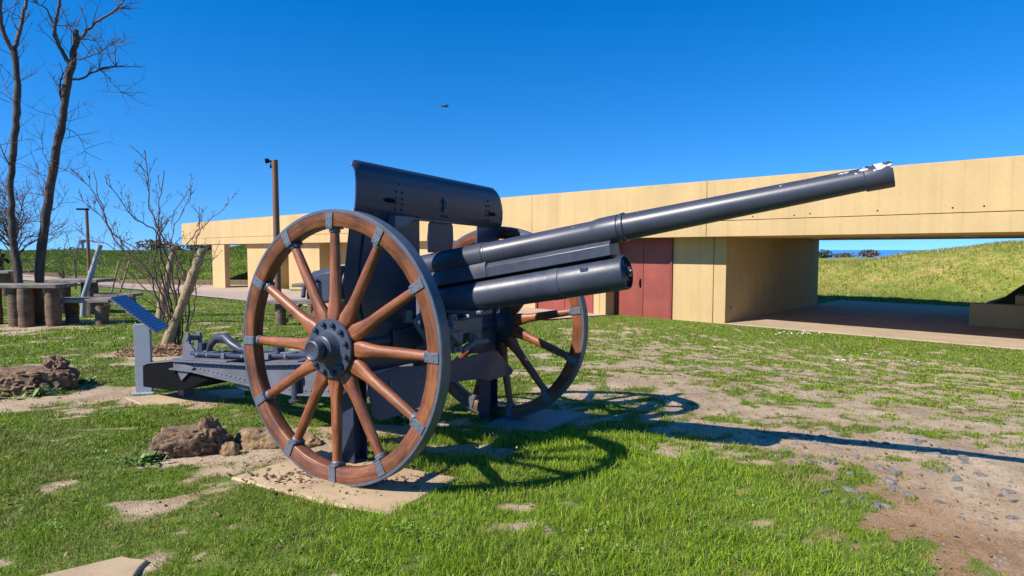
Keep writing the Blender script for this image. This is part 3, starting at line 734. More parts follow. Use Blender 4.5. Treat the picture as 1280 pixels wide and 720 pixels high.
for a, b in ((-2.84, -2.05), (-1.55, -1.15)):
    mb = MB(); mb.prism([(a, trail_top(a) + .008), (b, trail_top(b) + .008), (b, trail_top(b) + .018), (a, trail_top(a) + .018)], -.215, .215, 'y'); mb.build('top_plate', M['gun_dull'], trail, bevel=.002)
n_ = 0
for x in np.arange(-2.75, -.7, .062):
    for zf in (trail_top, trail_bot):
        z = zf(x) + (-.03 if zf is trail_top else .03)
        mb = MB(); mb.rivet((x, -.207, z), (0, -1, 0), .009, .008); mb.build('trail_rivet', M['iron'], trail); n_ += 1
mb = MB()      # long rods and pipes lying along the trail
mb.tube([(-2.7, -.12, .47), (-1.9, -.12, .50), (-1.0, -.1, .58), (-.5, -.1, .64)], .02, 8); mb.tube([(-2.6, .1, .46), (-1.0, .1, .57)], .017, 8)
mb.build('rammer_rod', M['gun'], trail)
mb = MB(); mb.box((-2.35, -.03, .50), (.9, .07, .04), Matrix.Rotation(-.02, 4, 'Y')); mb.box((-1.75, .02, .53), (.5, .12, .04)); mb.build('trail_bar', M['gun_dull'], trail, bevel=.005)
for x in (-2.6, -2.45, -2.2, -1.95, -1.6, -1.4):
    mb = MB(); mb.box((x, -.06 + .05 * math.sin(x * 9), trail_top(x) + .05), (.05, .10, .05)); mb.lathe([(0, .018), (.04, .018)], (x, -.1, trail_top(x) + .05), (0, -1, 0), seg=8); mb.build('trail_clamp', M['gun_dull'], trail, bevel=.005)
mb = MB(); mb.tube([(-2.62, -.02, .44), (-2.56, -.02, .55), (-2.46, -.02, .622), (-2.34, -.02, .628), (-2.24, -.02, .57), (-2.12, -.02, .53), (-1.9, -.02, .535), (-1.62, -.02, .56)], [.022, .03, .038, .04, .038, .032, .026, .024], 14)
mb.lathe([(-.035, .036), (.035, .036)], (-1.62, -.02, .56), (0, 1, 0), seg=16)
mb.box((-2.66, -.02, .50), (.06, .09, .12), Matrix.Rotation(.0, 4, 'Y'))
mb.build('handspike', M['gun'], trail)
mb = MB()      # upright lugs
for y in (-.09, .02): mb.prism([(-2.88, .42), (-2.86, .60), (-2.82, .66), (-2.78, .645), (-2.77, .55), (-2.70, .50), (-2.66, .42)], y - .012, y + .012, 'y')
mb.lathe([(0, .025), (.15, .025)], (-2.80, -.11, .60), (0, 1, 0), seg=12); mb.build('towing_lug', M['gun_dull'], trail, bevel=.003)
mb = MB()      # spade box at the trail end
mb.prism([(-3.37, .305), (-3.37, .105), (-2.86, .115), (-2.62, .16), (-2.17, .325), (-2.17, .34), (-2.5, .35), (-2.84, .385), (-3.25, .335)], -.205, .205, 'y')
mb.build('spade_box', M['black'], trail, bevel=.006)
mb = MB(); mb.prism([(-3.37, .308), (-3.25, .34), (-2.84, .392), (-2.84, .402), (-3.25, .350), (-3.38, .318)], -.215, .215, 'y'); mb.build('spade_lid', M['gun_dull'], trail, bevel=.003)
mb = MB(); mb.prism([(-2.82, .405), (-2.7, .23), (-2.5, .37)], -.225, -.212, 'y'); mb.build('gusset', M['gun_dull'], trail, bevel=.002)
mb = MB(); mb.box((-3.0, 0, .05), (.08, .1, .13)); mb.build('trail_foot', M['gun_dull'], trail)
mb = MB(); mb.lathe([(0, .03), (.18, .03), (.185, .05), (.2, .05)], (-1.15, -.24, .42), (0, 0, -1), seg=14); mb.lathe([(0, .05), (.02, .05)], (-1.15, -.24, .44), (0, 0, -1), seg=14); mb.build('clamp_screw', M['gun'], trail)
mb = MB(); mb.prism([(-1.95, .25), (-1.8, .235), (-1.6, .25), (-1.6, .275), (-1.95, .275)], -.2, -.14, 'y'); mb.build('step_plate', M['gun_dull'], trail)

gq = gun.rotation_quaternion.to_matrix()
def gl(x, y, z=0): return Vector(gun.location) + gq @ Vector((x, y, z))
# steel support posts under the axle
def post(x, y, top, label):
    p = gl(x, y); t = empty('support_post', (p.x, p.y, G(p.x, p.y) - .02), -YAW)
    mb = MB(); w = .11; mb.box((0, -w / 2, top / 2), (w, .012, top)); mb.box((0, w / 2, top / 2), (w, .012, top)); mb.box((0, 0, top / 2), (.012, w - .012, top)); mb.build('beam', M['gun_plate'], t)
    mb = MB(); mb.box((0, 0, top + .006), (.15, .15, .012)); mb.build('head_plate', M['gun_plate'], t, bevel=.003)
    mb = MB(); mb.box((0, 0, .02), (.16, .16, .02)); mb.build('foot_plate', M['gun_plate'], t, bevel=.003)
    tag(t, label, 'support post', 'steel support posts under the gun axle')
post(-.16, -.60, .735, 'dark steel support post under the axle just behind the near wheel')
post(-.05, .82, .735, 'dark steel support post under the axle beside the far wheel')

# concrete pads
def slab(name, pts, m, label, h=.035, group=None):
    mb = MB(); n = len(pts); out = []
    for i in range(n):
        a = Vector(pts[i]); b = Vector(pts[(i + 1) % n]); K = 8
        for k in range(K):
            p = a.lerp(b, k / K); q = (fbm(np.array(p.x * 9), np.array(p.y * 9), 3) - .5) * .05
            out.append((p.x + float(q), p.y + float(q) * .6))
    zm = sum(G(*p) for p in pts) / n
    mb.prism(out, zm - .12, zm + h, 'z'); tag(mb.build(name, M[m], bevel=.012), label, 'concrete slab', group)
slab('concrete_pad', [(-1.68, 3.55), (-.64, 3.02), (-.33, 3.55), (-1.30, 4.05)], 'pad', 'pale sandy concrete slab under the near wheel, largest of the slabs', .02)
slab('concrete_pad', [(-.25, 4.72), (.25, 4.60), (.62, 5.12), (.1, 5.35)], 'pad_shaded', 'grey concrete slab in shadow under the far wheel', .02)
slab('concrete_pad', [(-3.72, 5.75), (-3.42, 5.48), (-2.55, 5.72), (-2.75, 6.15)], 'pad', 'concrete slab under the trail end beside the reading panel', .015)
slab('concrete_pad', [(-1.95, 2.38), (-1.70, 2.55), (-1.56, 2.52), (-1.45, 2.1), (-1.9, 1.9)], 'pad', 'corner of a concrete slab in the grass at the bottom left', .012)

# ------------------------------------------------------------------ reading panel
t = empty('information_panel', (-3.67, 6.0, G(-3.67, 6.0)), R_(12)); tag(t, 'slanted skylit blue reading panel on a grey post beside the trail end', 'sign')
mb = MB(); mb.box((0, 0, .35), (.145, .05, .70)); mb.build('post', M['panel_post'], t, bevel=.003)
mb = MB(); mb.box((0, 0, .01), (.2, .16, .02)); mb.build('foot_plate', M['panel_post'], t, bevel=.003)
m_, nt, b_ = newmat('panel_face')
tc = N(nt, 'ShaderNodeTexCoord'); v = tc.outputs['Object']; sp = N(nt, 'ShaderNodeSeparateXYZ'); nt.links.new(v, sp.inputs[0])
w = N(nt, 'ShaderNodeTexWave', wave_type='BANDS', bands_direction='X'); w.inputs['Scale'].default_value = 9; nt.links.new(v, w.inputs['Vector'])
nn = N(nt, 'ShaderNodeTexNoise'); nn.inputs['Scale'].default_value = 60; nt.links.new(v, nn.inputs['Vector'])
c = mix(nt, ramp(nt, w.outputs['Fac'], [(.35, (0, 0, 0)), (.45, (1, 1, 1))]), (.035, .05, .13), (.09, .13, .27))  # blue of the skylight put into the board colour, darker lines as text
c = mix(nt, .5, c, ramp(nt, nn.outputs['Fac'], [(.4, (.6, .6, .6)), (.6, (1.1, 1.1, 1.1))]), 'MULTIPLY')
nt.links.new(c, b_.inputs['Base Color']); b_.inputs['Roughness'].default_value = .25
mb = MB(); Mx = Matrix.Translation((.02, .0, .715)) @ Matrix.Rotation(R_(41), 4, 'Y')
bp = MB(); bp.box((0, 0, 0), (.52, .36, .014)); bo = bp.build('reading_board', m_, t, bevel=.002); bo.matrix_local = Matrix.Translation((-.045, .10, .80)) @ Matrix.Rotation(R_(41), 4, 'Y')
bp = MB(); bp.box((0, 0, -.011), (.53, .37, .006)); bo = bp.build('board_frame', M['panel_post'], t, bevel=.001); bo.matrix_local = Matrix.Translation((-.045, .10, .80)) @ Matrix.Rotation(R_(41), 4, 'Y')

# ------------------------------------------------------------------ lumps: stumps, root, rock, stones
def lump(name, c, d, m, label, cat, seed=0, amp=.25, fr=2.2, sub=5, flat_top=None, group=None, rz=0, sharp=40):
    import bmesh
    bm = bmesh.new(); bmesh.ops.create_icosphere(bm, subdivisions=sub, radius=1)
    from mathutils import noise as mn
    for v in bm.verts:
        p = v.co.copy(); n = p.normalized()
        k = 1 + amp * (mn.fractal(n * fr + Vector((seed * 7.1, seed, 0)), 1.0, 2.1, 5)) * .8
        a = math.atan2(n.y, n.x); k += amp * .35 * math.sin(a * 5 + seed) * (1 - abs(n.z)) * .6
        k += amp * .18 * mn.noise(n * fr * 6 + Vector((seed, 0, 3)))
        if m == 'stump':        # split grain, running up the sides
            g = Vector((n.x * 7, n.y * 7, n.z * 1.1 + seed)); k -= .13 * (1 - abs(mn.noise(g))) ** 6 + .05 * abs(mn.noise(g * 2.3)); k += .10 * mn.noise(Vector((n.x * 3, n.y * 3, n.z * .6 + seed)))
        v.co = n * k
        if flat_top is not None and v.co.z > flat_top: v.co.z = flat_top + (v.co.z - flat_top) * .15 + .08 * mn.noise(v.co * 5)
        v.co.x *= d[0]; v.co.y *= d[1]; v.co.z *= d[2]
    bmesh.ops.rotate(bm, verts=bm.verts[:], cent=(0, 0, 0), matrix=Matrix.Rotation(rz, 3, 'Z'))
    me = bpy.data.meshes.new(name); bm.to_mesh(me); bm.free(); me.polygons.foreach_set('use_smooth', [True] * len(me.polygons)); me.materials.append(M[m])
    me.set_sharp_from_angle(angle=R_(sharp))
    o = bpy.data.objects.new(name, me); col.objects.link(o); o.location = (c[0], c[1], G(c[0], c[1]) + c[2]); tag(o, label, cat, group); return o
lump('tree_stump', (-4.95, 6.15, .06), (.46, .32, .30), 'stump', 'broad weathered tree stump in grass at the left edge', 'tree stump', 1, .26, 1.5, 5, .5)
lump('root_piece', (-4.74, 6.25, .26), (.12, .08, .09), 'stump', 'small jagged wood knob on top of the broad stump', 'wood piece', 5, .5, 2.5, 4)
lump('tree_stump', (-2.20, 4.08, .05), (.27, .14, .15), 'stump', 'brown split tree stump lying left of the near wheel', 'tree stump', 13, .42, 1.1, 5, .8, rz=.25)
lump('root_piece', (-2.08, 4.10, .12), (.09, .09, .12), 'stump', 'dark root lump on the right end of the split stump', 'wood piece', 24, .4, 1.2, 4, rz=.7)
lump('rock', (-1.80, 4.25, .0), (.19, .13, .11), 'rock', 'rounded brown earthy rock next to the split stump', 'rock', 3, .28, 1.6, 5)
lump('rock', (-1.55, 4.28, -.01), (.17, .13, .10), 'rock', 'tan earthy rock nearest the near wheel', 'rock', 8, .32, 1.9, 5)
lump('rock', (-1.90, 4.02, .02), (.06, .04, .07), 'rock', 'small upright dark rock at the foot of the stump', 'rock', 4, .3, 1.9, 4)
lump('rock', (-.08, 4.62, .0), (.10, .08, .05), 'rock', 'small tan rock on bare soil under the gun', 'rock', 6, .3, 2, 4)
sr = random.Random(3)
spots = []
for i in range(200):
    x = sr.uniform(1.55, 3.6); y = sr.uniform(2.5, 5.0)
    if ((x - 2.4) / .9) ** 2 + ((y - 3.75) / .85) ** 2 < 1.0 or sr.random() < .12: spots.append((x, y, sr.uniform(.012, .05)))
spots = spots[:95]
def shard(seed, r):
    q = random.Random(seed); n = q.choice((5, 6, 7)); mb = MB(); an = sorted(q.uniform(0, 6.28) for _ in range(n)); h = r * q.uniform(.35, .7)
    el = q.uniform(.5, .85); base = [(math.cos(a) * r * q.uniform(.8, 1.15), math.sin(a) * r * el * q.uniform(.8, 1.15)) for a in an]
    tx, ty = q.uniform(-.25, .25), q.uniform(-.25, .25)
    vs = [(x, y, -h * .6) for x, y in base] + [(x * .95, y * .95, h * .25 + x * tx) for x, y in base] + [(x * .7, y * .7, h * .55 + x * tx + y * ty) for x, y in base]
    fs = [tuple(range(n))[::-1], tuple(range(2 * n, 3 * n))] + [(k * n + i, k * n + (i + 1) % n, (k + 1) * n + (i + 1) % n, (k + 1) * n + i) for k in (0, 1) for i in range(n)]
    mb.add(vs, fs); return mb
protos = []
for i, (x, y, s_) in enumerate(spots):
    k = sr.uniform(.45, 1.2); 
    if i < 9:
        o = shard(40 + i, .05).build('flat_stone', M['slate'], angle=20); protos.append(o)
        tag(o, 'grey slate stone half sunk in the bare path at the right', 'stone', 'grey stones scattered on the bare path')
    else:
        o = protos[i % 9].copy(); col.objects.link(o)
    o.location = (x, y, G(x, y) + .002); o.rotation_euler = (0, 0, sr.uniform(0, 6)); o.scale = (k, k, k * .8)

# ------------------------------------------------------------------ picnic furniture
def slabmb(L, W, th, n=3):
    mb = MB(); w = W / n
    for i in range(n): mb.box((0, -W / 2 + w * (i + .5), 0), (L, w - .012, th))
    return mb
def logmb(r, h, lean=0, seed=0):
    mb = MB(); pts = [(lean * k / 5, 0, h * k / 5) for k in range(6)]; mb.tube(pts, [r * (1.06 + .05 * math.sin(seed + k * 2)) for k in range(6)], 18); return mb
def furniture(name, x, y, rz, L, W, top, legs, label, cat, group, r=.11, brace=False):
    z = G(x, y); t = empty(name, (x, y, z), rz)
    slabmb(L, W, .07).build('tabletop' if cat == 'table' else 'seat', M['plank'], t, bevel=.008).location = (0, 0, top - .035)
    for i, (lx, ly) in enumerate(legs):
        o = logmb(r, top - .075 + .1, 0, i).build('leg', M['log'], t, angle=50); o.location = (lx, ly, -.1)
    if brace:
        mb = MB(); mb.box((0, 0, 0), (.5, .05, .06), Matrix.Rotation(-.85, 4, 'Y')); o = mb.build('brace', M['log'], t); o.location = (legs[0][0] + .26, legs[0][1], top - .24)
    tag(t, label, cat, group); return t
gT = 'rustic picnic tables'; gB = 'rustic picnic benches'
furniture('picnic_table', -9.3, 11.5, .03, 1.7, .6, .79, [(-.04, -.1), (.22, -.2), (.1, .22), (.66, -.12), (-.6, .1)], 'rustic log picnic table behind the bare trees, nearest at left edge', 'table', gT, .12)
furniture('picnic_bench', -8.30, 11.85, .05, 1.15, .62, .50, [(-.38, .12), (.36, -.16)], 'low rustic bench in front of the leaning pole, right of the nearest table', 'bench', gB, .11)
furniture('picnic_table', -9.75, 13.75, 0, 1.15, .7, .79, [(-.35, -.1), (.28, -.1), (0, .2)], 'rustic picnic table farther back behind the bench with a pole', 'table', gT, .13)
furniture('picnic_bench', -8.95, 13.75, 0, .95, .4, .46, [(-.3, 0), (.3, 0)], 'dark low bench beyond the reading panel top', 'bench', gB, .1)
furniture('picnic_table', -16.3, 18.9, 0, 1.9, .8, .79, [(-.6, 0), (.55, 0)], 'distant pale picnic table at the far left edge', 'table', gT, .14)
furniture('picnic_table', -4.12, 13.4, .0, 1.28, .6, .80, [(-.28, 0), (.3, 0)], 'picnic table seen through the upper spokes of the near wheel', 'table', gT, .12)
furniture('picnic_bench', -4.17, 11.75, .0, 1.1, .36, .50, [(-.32, 0), (.38, 0)], 'bench with diagonal brace seen through the near wheel', 'bench', gB, .095, True)
# leaning pole
mb = MB(); mb.tube([(-9.23, 13.0, G(-9.23, 13) - .1), (-9.17, 13.0, .4), (-8.78, 13.0, 1.48)], [.055, .055, .05], 14); mb.lathe([(0, .066), (.05, .066)], (-9.0, 13.0, .86), (.33, 0, .94), seg=14)
tag(mb.build('leaning_pole', M['panel_post']), 'grey pipe leaning behind the bench beside the bare trees', 'pole')
for i, (x0, x1) in enumerate(((-9.9, -9.55), (-9.72, -9.3))):
    mb = MB(); mb.tube([(x0, 14.8, -.1), (x1, 14.8, 1.1)], .022, 8); tag(mb.build('wooden_stake', M['pale_bark']), ('left' if i == 0 else 'right') + ' one of two thin pale stakes leaning behind the trees', 'stake', 'thin stakes behind the trees')

# lamp posts
t = empty('camera_post', (-5.98, 15.5, G(-5.98, 15.5))); tag(t, 'tall brown steel post with a small spotlight on top behind the near wheel', 'lamp post')
H = 3.63 - G(-5.98, 15.5)
mb = MB(); mb.lathe([(0, .085), (H, .075)], (0, 0, 0), (0, 0, 1), seg=20); mb.build('pole', M['brown_metal'], t)
mb = MB(); mb.box((-.09, 0, H - .03), (.12, .04, .04)); mb.lathe([(0, .05), (.08, .065), (.1, .06)], (-.13, -.02, H - .02), (-1, -.3, -.1), seg=14); mb.build('spotlight', M['black'], t)
mb = MB(); mb.box((-.09, 0, H - .17), (.06, .05, .07)); mb.tube([(-.07, 0, H - .05), (-.12, 0, H - .12), (-.09, 0, H - .2)], .012, 6); mb.build('bracket', M['black'], t)
t = empty('lamp_post', (-15.3, 22.0, G(-15.3, 22))); tag(t, 'distant brown lamp post behind the leaning pole at left', 'lamp post')
mb = MB(); mb.lathe([(0, .06), (2.9, .05)], (0, 0, 0), (0, 0, 1), seg=14); mb.build('pole', M['brown_metal'], t)
mb = MB(); mb.box((-.14, 0, 2.92), (.4, .14, .06)); mb.build('lamp_head', M['black'], t, bevel=.01)

# ------------------------------------------------------------------ trees
F = 760; TH = math.atan(48 / 760); CAMZ = 1.376
def at(px, py, Y):
    """a point of the photograph at ground distance Y from the camera"""
    c, s = math.cos(TH), math.sin(TH); x = (px - 640) / F; u = -(py - 360) / F
    r = Vector((x, c + u * s, -s + u * c)); return Vector((0, 0, CAMZ)) + r * (Y / r.y)
def smooth_line(pts, n=4):
    out = []; P = [pts[0]] + list(pts) + [pts[-1]]
    for i in range(1, len(P) - 2):
        for k in range(n):
            t = k / n; a, b, c, d = P[i - 1], P[i], P[i + 1], P[i + 2]
            out.append(.5 * ((2 * b) + (c - a) * t + (2 * a - 5 * b + 4 * c - d) * t * t + (3 * b - a - 3 * c + d) * t ** 3))
    out.append(pts[-1]); return out
def limb(mb, pts, r0, r1, seg=8, wob=0):
    L = smooth_line(pts)
    if wob: L = [L[0]] + [p + Vector((rnd.gauss(0, wob), rnd.gauss(0, wob), rnd.gauss(0, wob))) for p in L[1:]]
    n = len(L) - 1; mb.tube(L, [r0 + (r1 - r0) * i / n for i in range(n + 1)], seg); return L
def twigs(mb, L, n, ln, r, up=.4, depth=2, t0=.2, spread=1.0, buds=None):
    for i in range(n):
        t = t0 + (1 - t0) * rnd.random(); k = t * (len(L) - 1); a = L[int(k)]; b = L[min(int(k) + 1, len(L) - 1)]; p = a.lerp(b, k - int(k))
        ax = (L[min(int(k) + 1, len(L) - 1)] - L[max(int(k) - 1, 0)]).normalized()
        d = Vector((rnd.gauss(0, 1), rnd.gauss(0, 1), rnd.gauss(0, .6))).normalized() * spread + ax * .7 + Vector((0, 0, up)); d.normalize()
        l = ln * rnd.uniform(.4, 1.1); pts = [p]
        for q in range(4):
            d = (d + Vector((rnd.gauss(0, .16), rnd.gauss(0, .16), rnd.gauss(0, .14) + .04))).normalized(); pts.append(pts[-1] + d * l / 4)
        mb.tube(pts, [r, r * .85, r * .7, r * .5, r * .3], 4 if r < .012 else 5, cap=False)
        if buds is not None:
            for q in pts[1:]:
                if rnd.random() < .3: buds.lathe([(0, .002), (.006, .007), (.014, .006), (.022, .001)], q, (rnd.gauss(0, 1), rnd.gauss(0, 1), 1), seg=5)
        if depth > 1: twigs(mb, pts, 3, l * .55, r * .55, up, depth - 1, .25, spread, buds)
def tree(name, base, label, trunk, limbs, Y, nt=1.0):
    t = empty(name, base); tag(t, label, 'tree', 'bare trees beside the picnic table')
    o_ = Vector(base); tm = MB(); cm = MB()
    L0 = [p for p in trunk]
    pts = [at(x, y, Y) for x, y, r in trunk]; rr = [r * .68 for x, y, r in trunk]
    L = smooth_line(pts); n = len(L) - 1
    rad = [float(np.interp(i / n * (len(rr) - 1), range(len(rr)), rr)) * (1 + .06 * rnd.gauss(0, 1)) for i in range(n + 1)]
    tm.tube([p + Vector((rnd.gauss(0, .008), rnd.gauss(0, .008), 0)) - o_ for p in L], rad, 14)
    tm.build('trunk', M['bark'], t, angle=80)
    twigs(cm, [p - o_ for p in L], int(26 * nt), .8, .006, .3, 2, .12)
    for pl, r0, r1, n, dy in limbs:
        P = [at(x, y, Y + dy * i / (len(pl) - 1)) - o_ for i, (x, y) in enumerate(pl)]
        LL = limb(cm, P, r0 * .7, r1 * .7, 8, .008); twigs(cm, LL, int(n * nt), .55, min(.01, r0 * .4), .3, 2, .15)
    cm.build('crown', M['twig'], t, angle=80)
    return t
tree('bare_tree', tuple(at(33, 405, 11.75)), 'leftmost bare tree with forked top and slim dark trunk',
     [(34, 412, .11), (29, 380, .10), (22, 340, .095), (17, 300, .09), (14.5, 255, .085), (14, 215, .08), (18, 170, .085), (22, 130, .08), (20, 85, .075), (17, 62, .08)],
     [([(18, 66), (8, 48), (1, 28), (0, 0), (-3, -40), (-12, -90)], .06, .03, 8, -.5), ([(18, 66), (24, 40), (29, 18), (33, 0), (30, -40), (38, -90)], .055, .025, 8, .5),
      ([(24, 40), (18, 30), (15, 22)], .02, .01, 2, 0), ([(14, 210), (6, 195), (-4, 175), (-10, 165)], .018, .006, 5, -.4),
      ([(14, 250), (5, 232), (-6, 225)], .015, .005, 5, .4), ([(22, 130), (12, 118), (4, 100)], .014, .005, 4, .3)], 11.75)
tree('bare_tree', tuple(at(44, 402, 12.0)), 'taller leaning bare tree with broken top and spreading right branches',
     [(42, 410, .135), (47, 365, .12), (51, 320, .115), (58, 267, .115), (66, 215, .11), (74, 170, .105), (79, 145, .10), (83, 112, .10), (91, 75, .085), (95, 52, .075), (96, 38, .06)],
     [([(88, 82), (78, 66), (72, 52), (68, 42), (71, 22), (75, 0), (80, -35)], .06, .03, 7, -.4), ([(94, 58), (102, 46), (111, 36), (124, 25), (138, 17), (147, 9), (157, -2), (170, -20)], .045, .014, 12, .6),
      ([(91, 100), (104, 97), (116, 91), (133, 84), (147, 83), (159, 82)], .032, .008, 10, .5), ([(125, 88), (134, 95), (142, 105), (150, 114), (156, 116)], .014, .004, 8, .2),
      ([(93, 75), (108, 72), (122, 66), (138, 57), (145, 50)], .022, .006, 9, -.4), ([(97, 50), (108, 49), (119, 51), (131, 51)], .014, .005, 4, .3),
      ([(79, 140), (75, 112), (76, 98), (84, 84)], .03, .012, 4, -.2), ([(72, 46), (58, 12), (48, 6), (40, -4)], .024, .008, 5, -.4), ([(71, 32), (80, 32), (92, 33), (104, 31)], .014, .005, 4, .4),
      ([(76, 160), (90, 163), (102, 176), (108, 190)], .012, .004, 7, .3), ([(68, 205), (84, 214), (100, 216)], .012, .004, 7, -.3), ([(60, 255), (50, 232), (46, 205)], .012, .004, 7, .2),
      ([(66, 215), (54, 190), (52, 165)], .012, .004, 6, -.2), ([(55, 290), (44, 262), (40, 240)], .011, .004, 6, .2), ([(58, 267), (72, 258), (86, 236)], .011, .004, 6, .2),
      ([(93, 60), (92, 40), (100, 22), (101, 12)], .014, .005, 3, .2)], 12.0, 1.25)
# background thorn tree at the left edge and a thin sapling
def thorn(name, base, h, w, label, n=26, mt='twig', sub=3, cat='tree', group=None, rr=.02):
    t = empty(name, base); tag(t, label, cat, group); tm = MB(); cm = MB()
    tr_ = [Vector((0, 0, -.2)), Vector((.05 * w, 0, h * .2)), Vector((0, .03 * w, h * .42))]; tm.tube(tr_, [rr * 4, rr * 3, rr * 2.2], 10)
    for i in range(n):
        a = rnd.uniform(0, 6.28); e = rnd.uniform(.15, 1.2); d = Vector((math.cos(a) * math.cos(e), math.sin(a) * math.cos(e), math.sin(e)))
        p0 = tr_[1].lerp(tr_[2], rnd.random()); end = p0 + Vector((d.x * w / 2, d.y * w / 2, d.z * h * .6)) * rnd.uniform(.7, 1.05)
        mid = p0.lerp(end, .5) + Vector((rnd.gauss(0, .05), rnd.gauss(0, .05), .06)) * w
        L = limb(cm, [p0, mid, end], rr, rr * .3, 5, .01 * w); twigs(cm, L, 9, h * .2, rr * .4, .2, sub - 1, .3)
    tm.build('trunk', M['bark'], t); cm.build('crown', M[mt], t); return t
thorn('thorn_tree', (-20.6, 25.0, G(-20.6, 25)), 4.6, 4.2, 'dense twiggy purple-brown tree behind the leftmost bare trunk', 30, 'twig', 3, rr=.03)
thorn('sapling', (-16.2, 22.5, G(-16.2, 22.5)), 2.6, 1.1, 'thin bare sapling standing between the tables and the bank', 6, 'twig', 2, rr=.010)
thorn('sapling', (-11.1, 15.0, G(-11.1, 15.0)), 2.2, .9, 'small bare sapling just right of the taller bare tree', 6, 'shoot', 2, rr=.010)

# the shrub beside the panel
sb = at(215, 433, 9.0); SB = Vector((sb.x, sb.y, G(sb.x, sb.y)))
t = empty('bare_shrub', SB); tag(t, 'tangled bare shrub with a cut pale leaning trunk beside the gun trail', 'shrub')
tm = MB(); cm = MB(); bd = MB()
def P_(x, y, Y=9.0): return at(x, y, Y) - SB
L = [P_(207, 436), P_(216, 410), P_(227, 382), P_(235, 362), P_(242, 342), P_(248, 326), P_(253, 312)]
tm.tube(smooth_line(L), [float(np.interp(i, [0, 24], [.075, .062])) * (1 + .1 * rnd.gauss(0, 1)) for i in range(25)], 14); tm.tube([P_(236, 364), P_(230, 350), P_(229, 338)], [.03, .024, .018], 8)
tm.build('trunk', M['pale_bark'], t, angle=80)
stems = [
 ([(222, 434), (224, 405), (231, 368), (229, 339), (214, 313), (198, 285), (187, 252), (184, 216), (180, 187)], .02, 16, .3),
 ([(216, 430), (212, 395), (204, 372), (195, 350), (193, 324), (198, 285), (199, 252), (205, 212)], .016, 14, -.3),
 ([(220, 432), (217, 400), (209, 371), (191, 346), (169, 328), (148, 306), (130, 270), (112, 234), (90, 212)], .018, 20, .4),
 ([(221, 400), (216, 340), (200, 300), (191, 285), (169, 274), (150, 250), (133, 227)], .014, 14, -.5),
 ([(212, 400), (195, 372), (165, 345), (150, 322), (137, 306), (112, 300), (90, 281)], .012, 14, .5),
 ([(216, 410), (200, 340), (180, 317), (144, 295), (119, 263), (90, 245)], .012, 14, .2),
 ([(220, 380), (205, 330), (200, 300), (205, 285), (220, 263), (240, 234)], .012, 12, -.5),
 ([(225, 420), (224, 360), (222, 330), (234, 303), (260, 277), (281, 261)], .012, 12, .3),
 ([(230, 434), (236, 390), (238, 350), (240, 320), (249, 290), (249, 258)], .012, 12, .4),
 ([(234, 434), (238, 400), (246, 370), (244, 340), (256, 322)], .012, 10, -.3),
 ([(210, 432), (204, 400), (196, 370), (184, 340), (160, 310), (137, 285), (124, 249), (117, 214)], .014, 16, -.2),
 ([(214, 430), (205, 395), (192, 380), (172, 372), (150, 376)], .010, 10, -.4),
 ([(226, 434), (228, 400), (220, 370), (226, 340), (215, 300), (228, 264), (241, 240)], .012, 12, .5),
 ([(218, 430), (214, 400), (200, 385), (196, 360), (176, 345), (140, 335), (110, 330)], .010, 12, .6),
 ([(236, 434), (236, 410), (232, 380), (240, 350), (262, 330), (275, 300)], .010, 10, .5),
 ([(212, 434), (208, 410), (214, 380), (206, 350), (210, 320), (222, 300)], .014, 10, .1)]
for pl, r0, n, dy in stems:
    P = [P_(x, y, 9.0 + dy * i / (len(pl) - 1)) for i, (x, y) in enumerate(pl)]
    LL = limb(cm, P, r0, r0 * .3, 6, .01); twigs(cm, LL, int(n * .8), .34, max(.0035, r0 * .28), .55, 2, .3, .75, bd)
cm.build('crown', M['shoot'], t, angle=80); bd.build('buds', M['bud'], t)['kind'] = 'stuff'
mb = MB(); L = [at(198, 405, 11.7), at(203, 378, 11.7), at(209, 350, 11.7), at(214, 325, 11.7), at(219, 306, 11.7)]; L[0].z = G(L[0].x, L[0].y) - .05
mb.tube(smooth_line(L), [.085 - .002 * i + .006 * math.sin(i * 2) for i in range(17)], 14)
tag(mb.build('cut_trunk', M['pale_bark'], angle=80), 'grey leaning cut trunk behind the bare shrub', 'tree trunk')
# heap of wood chips under the shrub
mb = MB(); mr = random.Random(5)
for i in range(700):
    a = mr.uniform(0, 6.28); r = math.sqrt(mr.random()); x = SB.x + .15 + .62 * r * math.cos(a); y = SB.y - .55 + .38 * r * math.sin(a)
    z = G(x, y) + .11 * (1 - r * r) * mr.random() + .01; l = mr.uniform(.02, .06); Mx = Matrix.Translation((x, y, z)) @ Euler((mr.uniform(-.6, .6), mr.uniform(-.6, .6), mr.uniform(0, 6))).to_matrix().to_4x4()
    mb.box((0, 0, 0), (l, l * .5, .006), Mx)
tag(mb.build('wood_chips', M['straw'], smooth=False), None, None, None, 'stuff')

# leafy weeds
def weed(x, y, s, n, label, seed):
    r = random.Random(seed); mb = MB()
    for i in range(n):
        a = r.uniform(0, 6.28); el = r.uniform(.2, 1.1); l = s * r.uniform(.5, 1); w = l * .3
        d = Vector((math.cos(a) * math.cos(el), math.sin(a) * math.cos(el), math.sin(el))); sd = Vector((-math.sin(a), math.cos(a), 0))
        b = Vector((r.gauss(0, s * .5), r.gauss(0, s * .4), 0)); up = Vector((0, 0, 1))
        p = [b, b + d * l * .4, b + d * l * .75 - up * l * .05, b + d * l - up * l * .2]
        vs = [p[0], p[1] - sd * w / 2, p[1] + sd * w / 2, p[2] - sd * w * .4, p[2] + sd * w * .4, p[3]]
        mb.add(vs, [(0, 1, 2), (1, 3, 4, 2), (3, 5, 4)])
    o = mb.build('weed', M['leaf'], angle=80); o.location = (x, y, G(x, y)); tag(o, label, 'plant', 'leafy weeds in the grass')
weed(-2.38, 3.86, .11, 70, 'leafy green weed in front of the split stump', 1)
